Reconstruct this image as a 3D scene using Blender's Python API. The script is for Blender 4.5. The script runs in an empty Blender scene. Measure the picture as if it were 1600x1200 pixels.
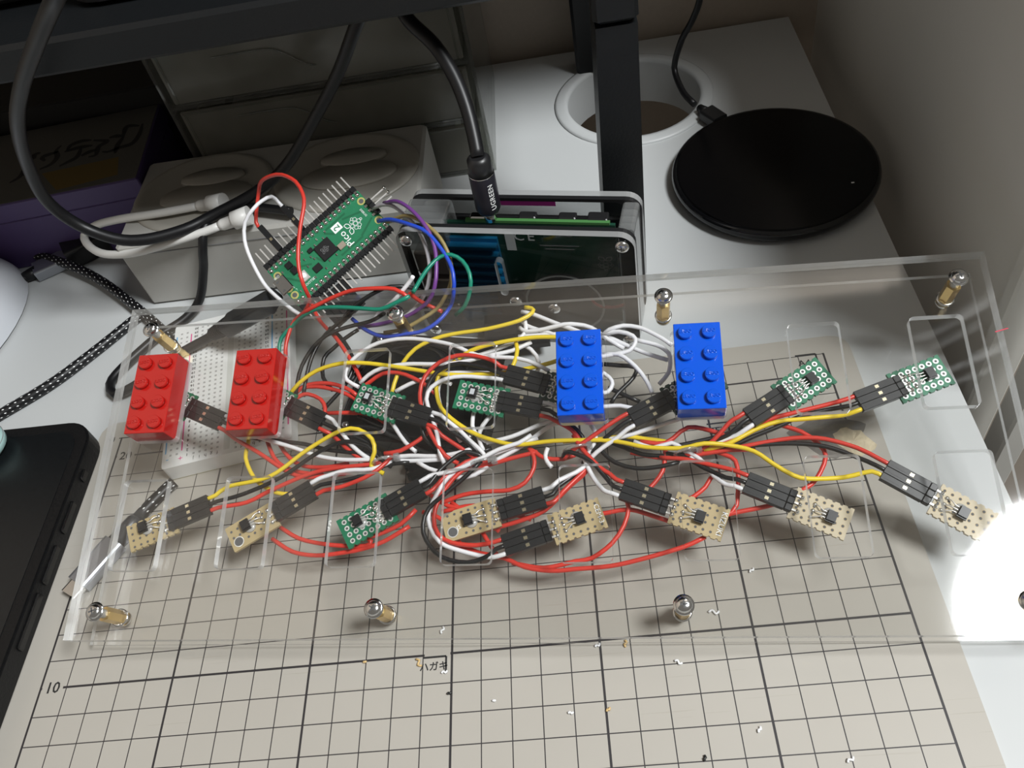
import bpy, bmesh, math, random
from mathutils import Matrix, Vector
random.seed(7)
S = 0.001                      # the scene is laid out in millimetres and built in metres
sc = bpy.context.scene
COL = sc.collection

# ------------------------------------------------------------------ camera
cam_d = bpy.data.cameras.new('camera'); cam = bpy.data.objects.new('camera', cam_d); COL.objects.link(cam)
cam_d.sensor_width = 36; cam_d.lens = 29.8554; cam_d.clip_start = 0.01; cam_d.clip_end = 20
cam.matrix_world = Matrix([[0.98711, 0.11974, 0.10617, 0.21144], [-0.02624, 0.77555, -0.63075, -0.01114], [-0.15786, 0.61983, 0.76869, 0.27416], [0.0, 0.0, 0.0, 1.0]])
sc.camera = cam
# ------------------------------------------------------------------ world, lamp, exposure
w = bpy.data.worlds.new('room_light'); sc.world = w; w.use_nodes = True
w.node_tree.nodes['Background'].inputs[0].default_value = (1.0, 0.935, 0.84, 1)
w.node_tree.nodes['Background'].inputs[1].default_value = 0.165
ld = bpy.data.lights.new('ceiling_lamp', 'AREA'); ld.shape = 'DISK'; ld.size = 0.50; ld.energy = 40; ld.color = (0.965, 0.99, 1.0)
lo = bpy.data.objects.new('ceiling_lamp', ld); COL.objects.link(lo); lo.location = (1.06, -0.19, 1.52)
lo.rotation_euler = (Vector((0.15, 0.17, 0)) - lo.location).to_track_quat('-Z', 'Y').to_euler()
sc.view_settings.view_transform = 'Standard'; sc.view_settings.look = 'None'
sc.view_settings.exposure = 0.0; sc.view_settings.gamma = 1.0; sc.view_settings.use_curve_mapping = False
sc.cycles.transparent_max_bounces = 28

# ------------------------------------------------------------------ materials
def new_mat(name):
    m = bpy.data.materials.new(name); m.use_nodes = True
    return m, m.node_tree.nodes, m.node_tree.links
def mat(name, col, rough=0.5, metal=0.0, var=0.06, scale=60.0, bump=0.0, spec=0.5, coat=0.0):
    """plain surface with a little procedural mottling"""
    m, n, l = new_mat(name); b = n['Principled BSDF']
    tc = n.new('ShaderNodeTexCoord'); nz = n.new('ShaderNodeTexNoise'); nz.inputs['Scale'].default_value = scale; nz.inputs['Detail'].default_value = 4
    l.new(tc.outputs['Object'], nz.inputs['Vector'])
    mx = n.new('ShaderNodeMix'); mx.data_type = 'RGBA'
    lo_ = [max(0, c*(1-var)) for c in col]; hi_ = [min(1, c*(1+var)) for c in col]
    mx.inputs[6].default_value = (*lo_, 1); mx.inputs[7].default_value = (*hi_, 1)
    l.new(nz.outputs['Fac'], mx.inputs[0]); l.new(mx.outputs[2], b.inputs['Base Color'])
    b.inputs['Roughness'].default_value = rough; b.inputs['Metallic'].default_value = metal
    b.inputs['Specular IOR Level'].default_value = spec; b.inputs['Coat Weight'].default_value = coat
    if bump:
        bp = n.new('ShaderNodeBump'); bp.inputs['Strength'].default_value = bump; bp.inputs['Distance'].default_value = 0.0005
        l.new(nz.outputs['Fac'], bp.inputs['Height']); l.new(bp.outputs[0], b.inputs['Normal'])
    return m
def clear_mat(name, tint=(0.975, 0.985, 0.98), base=0.04, gloss=0.0, haze=0.0, hazecol=(0.8, 0.8, 0.78)):
    """thin clear sheet: what is not mirrored at the surface passes straight through"""
    m, n, l = new_mat(name); n.remove(n['Principled BSDF']); out = n['Material Output']
    lw = n.new('ShaderNodeLayerWeight'); lw.inputs[0].default_value = 0.5
    p = n.new('ShaderNodeMath'); p.operation = 'POWER'; p.inputs[1].default_value = 5; l.new(lw.outputs['Facing'], p.inputs[0])
    q = n.new('ShaderNodeMath'); q.operation = 'MULTIPLY_ADD'; q.inputs[1].default_value = 1-base; q.inputs[2].default_value = base; l.new(p.outputs[0], q.inputs[0])
    t = n.new('ShaderNodeBsdfTransparent'); t.inputs[0].default_value = (*tint, 1)
    g = n.new('ShaderNodeBsdfGlossy'); g.inputs['Roughness'].default_value = gloss
    src = t.outputs[0]
    if haze:
        d = n.new('ShaderNodeBsdfDiffuse'); d.inputs[0].default_value = (*hazecol, 1)
        tr = n.new('ShaderNodeBsdfTranslucent'); tr.inputs[0].default_value = (*hazecol, 1)
        dm = n.new('ShaderNodeMixShader'); dm.inputs[0].default_value = 0.5; l.new(d.outputs[0], dm.inputs[1]); l.new(tr.outputs[0], dm.inputs[2])
        nz = n.new('ShaderNodeTexNoise'); nz.inputs['Scale'].default_value = 35; tc = n.new('ShaderNodeTexCoord'); l.new(tc.outputs['Object'], nz.inputs['Vector'])
        mr = n.new('ShaderNodeMapRange'); mr.inputs[3].default_value = haze*0.7; mr.inputs[4].default_value = haze*1.3; l.new(nz.outputs['Fac'], mr.inputs[0])
        hm = n.new('ShaderNodeMixShader'); l.new(mr.outputs[0], hm.inputs[0]); l.new(t.outputs[0], hm.inputs[1]); l.new(dm.outputs[0], hm.inputs[2])
        src = hm.outputs[0]
    mx = n.new('ShaderNodeMixShader'); l.new(q.outputs[0], mx.inputs[0]); l.new(src, mx.inputs[1]); l.new(g.outputs[0], mx.inputs[2])
    l.new(mx.outputs[0], out.inputs['Surface'])
    return m
ACR = clear_mat('clear_acrylic', tint=(0.998, 0.998, 0.996), base=0.028, gloss=0.05)
ACR_EDGE = clear_mat('cut_acrylic_edge', tint=(0.80, 0.83, 0.83), base=0.16, gloss=0.16, haze=0.55, hazecol=(0.97, 0.98, 0.98))
SLOT_EDGE = clear_mat('slot_acrylic_edge', tint=(0.84, 0.86, 0.86), base=0.14, gloss=0.12, haze=0.5, hazecol=(0.97, 0.98, 0.98))
SMOKE = clear_mat('case_acrylic', tint=(0.68, 0.69, 0.69), base=0.04)
CASE_CLEAR = clear_mat('case_side_acrylic', tint=(0.86, 0.88, 0.88), base=0.12, gloss=0.08, haze=0.24, hazecol=(0.85, 0.86, 0.86))
DRAWER = clear_mat('cloudy_drawer_plastic', tint=(0.62, 0.62, 0.57), base=0.05, gloss=0.15, haze=0.55, hazecol=(0.50, 0.49, 0.44))
DRAWER_CLEAR = clear_mat('clear_drawer_plastic', tint=(0.80, 0.81, 0.79), base=0.08, gloss=0.05, haze=0.14, hazecol=(0.6, 0.6, 0.57))
TIE = clear_mat('clear_tie_plastic', tint=(0.82, 0.84, 0.84), base=0.15, gloss=0.1, haze=0.25, hazecol=(0.9, 0.9, 0.9))
GLUE = clear_mat('milky_glue', tint=(0.8, 0.8, 0.8), base=0.06, gloss=0.2, haze=0.75, hazecol=(0.9, 0.9, 0.88))
DESK = mat('white_laminate', (0.515, 0.53, 0.53), 0.42, var=0.02, scale=12)
WALL = mat('beige_wallpaper', (0.46, 0.395, 0.33), 0.85, var=0.07, scale=400, bump=0.25)
PANEL = mat('off_white_panel', (0.66, 0.65, 0.61), 0.6, var=0.03, scale=20)
FLOOR = mat('brown_floor', (0.06, 0.045, 0.032), 0.6, var=0.2, scale=10)
WBOX = mat('white_abs', (0.45, 0.44, 0.41), 0.5, var=0.05, scale=90)
WDISC = mat('cream_abs', (0.40, 0.38, 0.335), 0.4, var=0.04, scale=60)
BBOARD = mat('breadboard_white', (0.78, 0.785, 0.77), 0.45, var=0.02)
BB_GROOVE = mat('breadboard_groove', (0.62, 0.63, 0.60), 0.5)
HOLE = mat('dark_hole', (0.10, 0.10, 0.10), 0.8)
HOLE_LIGHT = mat('socket_hole', (0.40, 0.40, 0.39), 0.8)
RED_ABS = mat('red_brick_plastic', (0.44, 0.012, 0.009), 0.16, var=0.02, coat=0.3)
BLUE_ABS = mat('blue_brick_plastic', (0.002, 0.085, 0.60), 0.16, var=0.02, coat=0.3)
BLK = mat('black_plastic', (0.012, 0.012, 0.013), 0.38, var=0.15)
HOUS = mat('connector_black', (0.010, 0.0105, 0.0115), 0.36, var=0.25, scale=300)
RUBBER = mat('black_cable_jacket', (0.007, 0.007, 0.008), 0.42, var=0.2, spec=0.4)
BMETAL = mat('black_powder_coat', (0.006, 0.007, 0.008), 0.42, var=0.12, scale=900, bump=0.12, spec=0.35)
PAD = mat('charger_black', (0.0025, 0.0025, 0.003), 0.2, var=0.1, spec=0.18)
PAD_SIDE = mat('charger_gloss_side', (0.006, 0.006, 0.007), 0.10, var=0.1)
PHONE = mat('phone_case_black', (0.005, 0.005, 0.0055), 0.45, var=0.3, scale=700, bump=0.3, spec=0.3)
PHONE_B = mat('phone_button_black', (0.006, 0.006, 0.006), 0.18)
BRASS = mat('brass', (0.78, 0.56, 0.24), 0.28, 1.0, var=0.08)
CHROME = mat('bright_steel', (0.75, 0.75, 0.74), 0.16, 1.0)
STEEL = mat('tinned_steel', (0.78, 0.76, 0.72), 0.35, 0.55)
GOLD = mat('gold_contact', (0.88, 0.80, 0.58), 0.25, 1.0)
SOLDER = mat('solder', (0.82, 0.82, 0.78), 0.22, 1.0)
ALU = mat('grey_aluminium', (0.42, 0.44, 0.48), 0.35, 0.85)
PCB_G = mat('green_board', (0.012, 0.155, 0.075), 0.38, var=0.12, scale=200)
PCB_P = mat('green_controller_board', (0.022, 0.19, 0.088), 0.35, var=0.16, scale=260)
PCB_D = mat('dark_green_board', (0.008, 0.05, 0.03), 0.4, var=0.25, scale=200)
PCB_T = mat('tan_board', (0.42, 0.33, 0.175), 0.5, var=0.08, scale=180)
PCB_T2 = mat('pale_tan_board', (0.47, 0.40, 0.27), 0.5, var=0.08, scale=180)
PADRING = mat('tinned_pad', (0.80, 0.80, 0.77), 0.35, 0.6)
COPPER_TAN = mat('bare_pad', (0.40, 0.30, 0.15), 0.5, 0.2)
INK_W = mat('white_ink', (0.86, 0.87, 0.86), 0.6)
INK_K = mat('black_ink', (0.02, 0.02, 0.02), 0.6)
INK_G = mat('grey_ink', (0.22, 0.22, 0.22), 0.6)
INK_R = mat('pink_ink', (0.72, 0.07, 0.28), 0.6)
INK_B = mat('light_blue_ink', (0.07, 0.36, 0.68), 0.6)
MAGENTA = mat('magenta_marker', (0.85, 0.08, 0.62), 0.6)
BLUE_SINK = mat('blue_anodised', (0.012, 0.20, 0.40), 0.35, 0.5)
PURPLE = mat('purple_card', (0.085, 0.055, 0.17), 0.5, var=0.12, scale=30)
GREYCARD = mat('warm_grey_card', (0.13, 0.125, 0.11), 0.6, var=0.12, scale=25)
OLIVE_INK = mat('ochre_ink', (0.20, 0.135, 0.035), 0.6)
MOUSE = mat('pale_grey_plastic', (0.62, 0.64, 0.68), 0.4, var=0.02)
TEAL = mat('pale_teal_plastic', (0.42, 0.62, 0.60), 0.4)
WHITE_CABLE = mat('white_cable_jacket', (0.74, 0.73, 0.70), 0.4, var=0.03)
PAPER = mat('folded_paper', (0.66, 0.66, 0.63), 0.7)
DARKBOX = mat('dark_matte', (0.010, 0.010, 0.010), 0.6)
CHIPW = mat('white_swarf', (0.85, 0.86, 0.87), 0.35)
CHIPT = mat('tan_swarf', (0.62, 0.44, 0.2), 0.5)
WORN = mat('worn_mat_core', (0.17, 0.16, 0.145), 0.9, var=0.35, scale=300, bump=0.6)
TORN = mat('torn_mat_fibre', (0.55, 0.47, 0.33), 0.95, var=0.3, scale=500, bump=1.0)
WIRE = {'r': mat('red_insulation', (0.62, 0.045, 0.030), 0.34, var=0.06), 'k': mat('black_insulation', (0.014, 0.014, 0.014), 0.33),
        'w': mat('white_insulation', (0.80, 0.80, 0.82), 0.34, var=0.03), 'y': mat('yellow_insulation', (0.80, 0.60, 0.03), 0.34, var=0.05),
        'g': mat('green_insulation', (0.01, 0.22, 0.14), 0.34), 'b': mat('blue_insulation', (0.02, 0.07, 0.52), 0.34),
        'p': mat('purple_insulation', (0.16, 0.05, 0.24), 0.34), 's': mat('grey_insulation', (0.42, 0.41, 0.43), 0.34),
        'o': mat('ochre_insulation', (0.30, 0.23, 0.09), 0.34)}
CNAME = dict(r='red', k='black', w='white', y='yellow', g='green', b='blue', p='purple', s='grey', o='ochre')
# the cutting mat: beige vinyl with a printed centimetre grid
def mat_grid():
    m, n, l = new_mat('cutting_mat_print'); b = n['Principled BSDF']
    tc = n.new('ShaderNodeTexCoord'); sx = n.new('ShaderNodeSeparateXYZ'); l.new(tc.outputs['Object'], sx.inputs[0])
    def mth(op, a, b_=None, c=None):
        x = n.new('ShaderNodeMath'); x.operation = op
        for i, v in enumerate((a, b_, c)):
            if v is None: continue
            if isinstance(v, (int, float)): x.inputs[i].default_value = v
            else: l.new(v, x.inputs[i])
        return x.outputs[0]
    X, Y = sx.outputs[0], sx.outputs[1]
    def lines(C, period, width):
        f = mth('FRACT', mth('MULTIPLY_ADD', C, 1/period, 0.5))
        d = mth('MULTIPLY', mth('ABSOLUTE', mth('SUBTRACT', f, 0.5)), period)
        return mth('LESS_THAN', d, width/2)
    def within(C, a, c): return mth('MULTIPLY', mth('GREATER_THAN', C, a), mth('LESS_THAN', C, c))
    gx = mth('MAXIMUM', lines(X, .01, .00036), lines(X, .05, .0008))
    gy = mth('MAXIMUM', lines(Y, .01, .00036), lines(Y, .10, .0008))
    box = mth('MULTIPLY', within(X, -.0004, .3004), within(Y, -.0004, .2104))
    hide = mth('MAXIMUM', mth('MULTIPLY', within(X, .0006, .0086), mth('MAXIMUM', within(Y, .098, .102), within(Y, .198, .202))), mth('MULTIPLY', within(X, .1405, .1494), within(Y, .098, .102)))
    gy = mth('MULTIPLY', gy, mth('SUBTRACT', 1.0, hide))
    g = mth('MULTIPLY', mth('MAXIMUM', gx, gy), box)
    nz = n.new('ShaderNodeTexNoise'); nz.inputs['Scale'].default_value = 14; nz.inputs['Detail'].default_value = 6; l.new(tc.outputs['Object'], nz.inputs['Vector'])
    mx = n.new('ShaderNodeMix'); mx.data_type = 'RGBA'; mx.inputs[6].default_value = (0.385, 0.36, 0.318, 1); mx.inputs[7].default_value = (0.455, 0.43, 0.385, 1); l.new(nz.outputs['Fac'], mx.inputs[0])
    # fine knife scratches: stretched noise
    mp = n.new('ShaderNodeMapping'); mp.inputs['Scale'].default_value = (14, 900, 1); mp.inputs['Rotation'].default_value = (0, 0, 0.1); l.new(tc.outputs['Object'], mp.inputs[0])
    n2 = n.new('ShaderNodeTexNoise'); n2.inputs['Scale'].default_value = 1.0; n2.inputs['Detail'].default_value = 2; l.new(mp.outputs[0], n2.inputs['Vector'])
    sc_ = mth('MULTIPLY', mth('GREATER_THAN', n2.outputs['Fac'], 0.70), 0.28)
    m2 = n.new('ShaderNodeMix'); m2.data_type = 'RGBA'; l.new(sc_, m2.inputs[0]); l.new(mx.outputs[2], m2.inputs[6]); m2.inputs[7].default_value = (0.3, 0.27, 0.21, 1)
    m3 = n.new('ShaderNodeMix'); m3.data_type = 'RGBA'; l.new(g, m3.inputs[0]); l.new(m2.outputs[2], m3.inputs[6]); m3.inputs[7].default_value = (0.028, 0.025, 0.027, 1)
    l.new(m3.outputs[2], b.inputs['Base Color']); b.inputs['Roughness'].default_value = 0.5
    return m
MATG = mat_grid()

# ------------------------------------------------------------------ mesh helpers (millimetres in, metres out)
I4 = Matrix.Identity(4)
def T(x=0, y=0, z=0): return Matrix.Translation((x, y, z))
def RZ(a): return Matrix.Rotation(math.radians(a), 4, 'Z')
def RX(a): return Matrix.Rotation(math.radians(a), 4, 'X')
def RY(a): return Matrix.Rotation(math.radians(a), 4, 'Y')
def mm(m4):                      # a matrix given in mm -> metres
    m4 = m4.copy(); m4.translation = m4.translation*S; return m4
class MB:
    def __init__(s): s.v = []; s.f = []; s.m = []; s.sm = []
    def add(s, vs, fs, mi=0, smooth=False, M=I4):
        o = len(s.v); s.v += [M @ Vector(p) for p in vs]
        for f in fs: s.f.append([i+o for i in f]); s.m.append(mi); s.sm.append(smooth)
        return s
    def box(s, c, d, mi=0, M=I4, bev=0.0):
        if bev: 
            x, y, z = d; b = min(bev, x*.45, y*.45)
            o = [(-x/2+b, -y/2), (x/2-b, -y/2), (x/2, -y/2+b), (x/2, y/2-b), (x/2-b, y/2), (-x/2+b, y/2), (-x/2, y/2-b), (-x/2, -y/2+b)]
            i = [(px*(1-2*b/x), py*(1-2*b/y)) for px, py in o]
            bz = min(bev, z*.45); vs = [(*p, -z/2) for p in i]+[(*p, -z/2+bz) for p in o]+[(*p, z/2-bz) for p in o]+[(*p, z/2) for p in i]
            fs = [list(range(7, -1, -1)), list(range(24, 32))]
            for k in range(3):
                for j in range(8): fs.append([k*8+j, k*8+(j+1) % 8, (k+1)*8+(j+1) % 8, (k+1)*8+j])
            return s.add(vs, fs, mi, False, M @ T(*c))
        x, y, z = [q/2 for q in d]
        vs = [(-x, -y, -z), (x, -y, -z), (x, y, -z), (-x, y, -z), (-x, -y, z), (x, -y, z), (x, y, z), (-x, y, z)]
        return s.add(vs, [[3, 2, 1, 0], [4, 5, 6, 7], [0, 1, 5, 4], [1, 2, 6, 5], [2, 3, 7, 6], [3, 0, 4, 7]], mi, False, M @ T(*c))
    def prism(s, pts, z0, z1, mi=0, M=I4, side=None, smooth=False):
        n = len(pts); vs = [(*p, z0) for p in pts]+[(*p, z1) for p in pts]
        s.add(vs, [list(range(n-1, -1, -1)), list(range(n, 2*n))], mi, False, M)
        o = len(s.v)-2*n
        for i in range(n):
            j = (i+1) % n; s.f.append([o+i, o+j, o+n+j, o+n+i]); s.m.append(mi if side is None else side); s.sm.append(smooth)
        return s
    def lathe(s, prof, n=24, mi=0, M=I4, smooth=True, cap=True):
        vs = []; fs = []
        for r, z in prof:
            for k in range(n): a = 2*math.pi*k/n; vs.append((r*math.cos(a), r*math.sin(a), z))
        for i in range(len(prof)-1):
            for k in range(n): j = (k+1) % n; fs.append([i*n+k, i*n+j, (i+1)*n+j, (i+1)*n+k])
        s.add(vs, fs, mi, smooth, M)
        if cap:
            o = len(s.v)-len(vs); m = (len(prof)-1)*n
            if prof[0][0] > 1e-6: s.f.append([o+k for k in range(n-1, -1, -1)]); s.m.append(mi); s.sm.append(False)
            if prof[-1][0] > 1e-6: s.f.append([o+m+k for k in range(n)]); s.m.append(mi); s.sm.append(False)
        return s
    def cyl(s, r, z0, z1, n=20, mi=0, M=I4, smooth=True): return s.lathe([(r, z0), (r, z1)], n, mi, M, smooth)
    def ring(s, r0, r1, z, n=14, mi=0, M=I4):
        vs = []; fs = []
        for k in range(n):
            a = 2*math.pi*k/n; c, q = math.cos(a), math.sin(a); vs += [(r0*c, r0*q, z), (r1*c, r1*q, z)]
        for k in range(n): j = (k+1) % n; fs.append([2*k, 2*k+1, 2*j+1, 2*j])
        return s.add(vs, fs, mi, False, M)
    def tube(s, pts, r, n=8, mi=0, M=I4, cap=True):
        P = [Vector(p) for p in pts]; rr = r if isinstance(r, (list, tuple)) else [r]*len(P)
        t0 = (P[1]-P[0]).normalized(); up = Vector((0, 0, 1)) if abs(t0.z) < .9 else Vector((1, 0, 0))
        nrm = t0.cross(up).normalized(); vs = []; fs = []
        for i, p in enumerate(P):
            t = (P[min(i+1, len(P)-1)]-P[max(i-1, 0)]).normalized()
            nrm = (nrm-t*nrm.dot(t)).normalized(); bn = t.cross(nrm)
            for k in range(n): a = 2*math.pi*k/n; vs.append(p+(nrm*math.cos(a)+bn*math.sin(a))*rr[i])
        for i in range(len(P)-1):
            for k in range(n): j = (k+1) % n; fs.append([i*n+k, i*n+j, (i+1)*n+j, (i+1)*n+k])
        s.add(vs, fs, mi, True, M)
        if cap:
            o = len(s.v)-len(vs); m = (len(P)-1)*n
            s.f.append([o+k for k in range(n-1, -1, -1)]); s.m.append(mi); s.sm.append(False)
            s.f.append([o+m+k for k in range(n)]); s.m.append(mi); s.sm.append(False)
        return s
    def mesh(s, name, mats):
        me = bpy.data.meshes.new(name); me.from_pydata([tuple(p*S) for p in s.v], [], s.f)
        for m in (mats if isinstance(mats, (list, tuple)) else [mats]): me.materials.append(m)
        me.polygons.foreach_set('material_index', s.m); me.polygons.foreach_set('use_smooth', s.sm); me.update()
        return me
def link(name, data, parent=None, M=None):
    o = bpy.data.objects.new(name, data); COL.objects.link(o)
    if parent: o.parent = parent
    if M is not None: o.matrix_local = mm(M)
    return o
def obj(name, mb, mats, parent=None, M=None): return link(name, mb.mesh(name, mats), parent, M)
def tag(o, label, cat, group=None):
    o['label'] = label; o['category'] = cat
    if group: o['group'] = group
    return o
def thing(name, label, cat, M=I4, group=None):
    o = bpy.data.objects.new(name, None); COL.objects.link(o); o.matrix_world = mm(M); o.empty_display_size = 0.005
    return tag(o, label, cat, group)
def struct(name, mb, mats, label, M=None):
    o = obj(name, mb, mats, None, M); o['kind'] = 'structure'; o['label'] = label
    return o
def smooth_path(P, step=2.5):
    """Catmull-Rom curve through the points, evenly sampled"""
    P = [Vector(p) for p in P]
    if len(P) < 3: return P
    Q = [P[0]*2-P[1]]+P+[P[-1]*2-P[-2]]; out = []
    for i in range(1, len(Q)-2):
        a, b, c, d = Q[i-1:i+3]; n = max(2, int((c-b).length/step))
        for k in range(n):
            t = k/n; out.append(0.5*((2*b)+(c-a)*t+(2*a-5*b+4*c-d)*t*t+(3*b-a-3*c+d)*t**3))
    out.append(P[-1]); return out
def rrect(x0, y0, x1, y1, r, n=4):
    out = []
    for cx, cy, a0 in ((x1-r, y1-r, 0), (x0+r, y1-r, 90), (x0+r, y0+r, 180), (x1-r, y0+r, 270)):
        for k in range(n+1): a = math.radians(a0+90*k/n); out.append((cx+r*math.cos(a), cy+r*math.sin(a)))
    return out
_dg = bpy.context.evaluated_depsgraph_get
def sheet(name, outer, holes, t, mats, z0=0.0):
    """flat sheet with holes, thickness t (mm), top faces first material, outer edges second, hole edges third"""
    cu = bpy.data.curves.new(name, 'CURVE'); cu.dimensions = '2D'; cu.fill_mode = 'BOTH'; cu.extrude = t/2*S
    for poly in [outer]+holes:
        sp = cu.splines.new('POLY'); sp.points.add(len(poly)-1); sp.use_cyclic_u = True
        for p, q in zip(sp.points, poly): p.co = (q[0]*S, q[1]*S, 0, 1)
    o = bpy.data.objects.new(name, cu); COL.objects.link(o); dg = _dg(); dg.update()
    me = bpy.data.meshes.new_from_object(o.evaluated_get(dg)); bpy.data.objects.remove(o); bpy.data.curves.remove(cu)
    me.name = name; me.materials.clear()
    for m in mats: me.materials.append(m)
    xs = [p[0]*S for p in outer]; ys = [p[1]*S for p in outer]; e = 3e-5
    me.transform(Matrix.Translation((0, 0, (z0+t/2)*S)))
    for p in me.polygons:
        p.use_smooth = False
        if abs(p.normal.z) > .5: p.material_index = 0
        else:
            c = p.center; on = min(abs(c.x-min(xs)), abs(c.x-max(xs)), abs(c.y-min(ys)), abs(c.y-max(ys))) < 6e-4
            p.material_index = min(1 if on else 2, len(mats)-1)
    return me
def text_mesh(txt, size, depth=0.05, align='CENTER', spacing=1.0, bold=0.0, shear=0.0, line=1.0):
    cu = bpy.data.curves.new('text', 'FONT'); cu.body = txt; cu.size = size*S; cu.extrude = depth*S/2; cu.align_x = align; cu.align_y = 'CENTER'
    cu.space_character = spacing; cu.offset = bold*S; cu.shear = shear; cu.resolution_u = 2; cu.space_line = line
    o = bpy.data.objects.new('text', cu); COL.objects.link(o); dg = _dg(); dg.update()
    me = bpy.data.meshes.new_from_object(o.evaluated_get(dg)); bpy.data.objects.remove(o); bpy.data.curves.remove(cu)
    me.materials.clear(); return me
def text(name, txt, size, mt, parent, M, **k):
    me = text_mesh(txt, size, **k); me.name = name; me.materials.append(mt); return link(name, me, parent, M)

# the tilted acrylic assembly: x along the long side, y up the slope, z = 0 on the top face
PLATE = Matrix([[0.99668, 0.08056, -0.01135, 31.02286], [-0.08065, 0.96003, -0.26802, 130.11725], [-0.0107, 0.26805, 0.96335, 26.15892], [0.0, 0.0, 0.0, 1.0]])
def on_plate(x, y, z=0): return PLATE @ Vector((x, y, z))

# ================================================================== setting
desk_me = sheet('floor_desk', [(-420, -320), (345, -320), (345, 468), (-420, 468)], [[(247+39*math.cos(a*math.pi/24), 410+39*math.sin(a*math.pi/24)) for a in range(48)]], 22, [DESK, DESK, DESK], -24)
desk = link('desk_top', desk_me); tag(desk, 'white laminate desk top running back to the beige wall', 'desk')
mb = MB().lathe([(44, 0.0), (44, 0.7), (42.5, 1.3), (39, 1.5), (37, 1.2), (36.5, -1), (36.2, -26)], 56, cap=False)
tag(obj('cable_grommet', mb, DESK, None, T(247, 410, -2)), 'white round cable grommet ring set in the desk behind the black leg', 'grommet')
struct('wall_back', MB().box((100, 482, 300), (1400, 16, 2200)), WALL, 'beige papered wall behind the desk')
mb = MB().box((0, 0, 0), (10, 270, 900))
struct('wall_right', mb, PANEL, 'off-white side panel standing beyond the right edge of the desk', T(368, 340, -270))
struct('trim_1', MB().box((0, 0, 0), (14, 7, 900), bev=1), PANEL, 'pale vertical strip closing the front of the side panel', T(366, 202, -270))
struct('trim_2', MB().box((0, 0, 0), (10, 12, 900), bev=1), PANEL, 'second pale vertical strip beside the side panel', T(372, 186, -270))
struct('wall_left_added', MB().box((-428, 200, 300), (16, 700, 2200)), WALL, 'unseen beige wall added at the left end of the desk to block room light')  # added out of view to keep ambient light off the shelf area
struct('floor', MB().box((0, 0, 0), (3000, 3000, 10)), FLOOR, 'brown floor far below the desk', T(0, 0, -725))

# ================================================================== cutting mat
mt = thing('cutting_mat', 'beige cutting mat printed with a black centimetre grid', 'cutting mat', T(0, 0, 0))
mm_ = MB().prism(rrect(-11, -12, 311, 219, 7), -2, 0)
obj('mat_sheet', mm_, MATG, mt)
text('row_number', '10', 5.6, INK_K, mt, T(4.6, 100.0, 0.02)@RZ(0), depth=0.03, bold=.08)
text('row_number', '20', 5.6, INK_K, mt, T(4.6, 200.0, 0.02), depth=0.03, bold=.08)
def corner_mark(x, y, txt, size, dx, dy):
    text('size_mark', txt, size, INK_K, mt, T(x+dx, y+dy, 0.02), depth=0.03, bold=.07)
    obj('corner_line', MB().box((x-4, y, 0.02), (8, .7, .03)).box((x, y-3, 0.02), (.7, 6, .03)), INK_K, mt)
corner_mark(297, 210.5, 'A4', 4.2, -5.2, -4.2)
corner_mark(257, 182, 'B5', 4.2, -5.5, -3.5)
corner_mark(148, 99.2, 'ハガキ', 3.3, -4.2, -3.4)
text('size_mark', 'A4', 3.6, INK_K, mt, T(-5.0, 209.6, 0.02), depth=0.03)
obj('corner_line', MB().box((1.8, 210, .02), (6, .5, .03)), INK_K, mt)
pts = [(292+13*math.cos(a)*(1+.22*math.sin(3*a)), 171+9*math.sin(a)*(1+.2*math.cos(4*a))) for a in [k*math.pi/10 for k in range(20)]]
obj('worn_patch', MB().prism(pts, 0, 0.06), WORN, mt)['label'] = 'dark patch where the mat surface has worn away'
mb = MB(); c = (300, 167)
vs = []; n = 18
for k in range(n):
    a = 2*math.pi*k/n; r = random.uniform(.8, 1.1); vs.append((c[0]+7*r*math.cos(a)-.4*5*math.sin(a), c[1]+7*r*math.sin(a), 0.05))
for k in range(n):
    a = 2*math.pi*k/n; vs.append((c[0]+4*math.cos(a), c[1]+4*math.sin(a), random.uniform(.3, .8)))
vs.append((c[0], c[1], .5)); mb.add(vs, [[k, (k+1) % n, n+(k+1) % n, n+k] for k in range(n)]+[[n+k, n+(k+1) % n, 2*n] for k in range(n)])
obj('torn_spot', mb, TORN, mt)['label'] = 'rough tan torn spot in the mat'
# little bits of swarf lying on the mat
SW = [(137.6, 98.9, -60, 3.2, 't', 'tan shaving left of the postcard mark'), (146.6, 93.3, 10, 2.0, 'w', 'white flake just below the postcard mark'), (146.3, 107.1, 70, 2.4, 'w', 'white curl above the postcard mark'), (198.4, 97.7, 20, 1.8, 'w', 'white chip at the near acrylic edge'), (208.4, 96.8, 80, 2.2, 't', 'tan crumb below the near acrylic edge'), (223.4, 90.8, -30, 2.4, 'w', 'white curl below the third screw'), (236.8, 106.1, -10, 3.4, 'w', 'white shaving beside the third screw'), (188.0, 77.0, 0, 1.6, 'w', 'pale crumb on the open grid'), (200.2, 76.6, 40, 1.5, 't', 'tan crumb on a heavy grid line'), (245.2, 66.9, 60, 1.8, 'w', 'white chip near the bottom edge of the picture'), (268.5, 56.7, 30, 2.4, 'w', 'white curl at the bottom right of the mat'), (163.8, 82.7, 10, 0.9, 'w', 'tiny flake in the middle of the open grid'), (148.8, 86.1, 20, 1.4, 'b', 'tiny dark speck below the postcard mark'), (119.2, 99.2, 20, 1.0, 't', 'tiny tan crumb on the ten row'), (252.9, 118.8, 40, 2.0, 'w', 'white curl under the white-word board'), (228.0, 60.0, 80, 1.5, 'b', 'tiny dark fibre at the bottom edge')]
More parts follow.
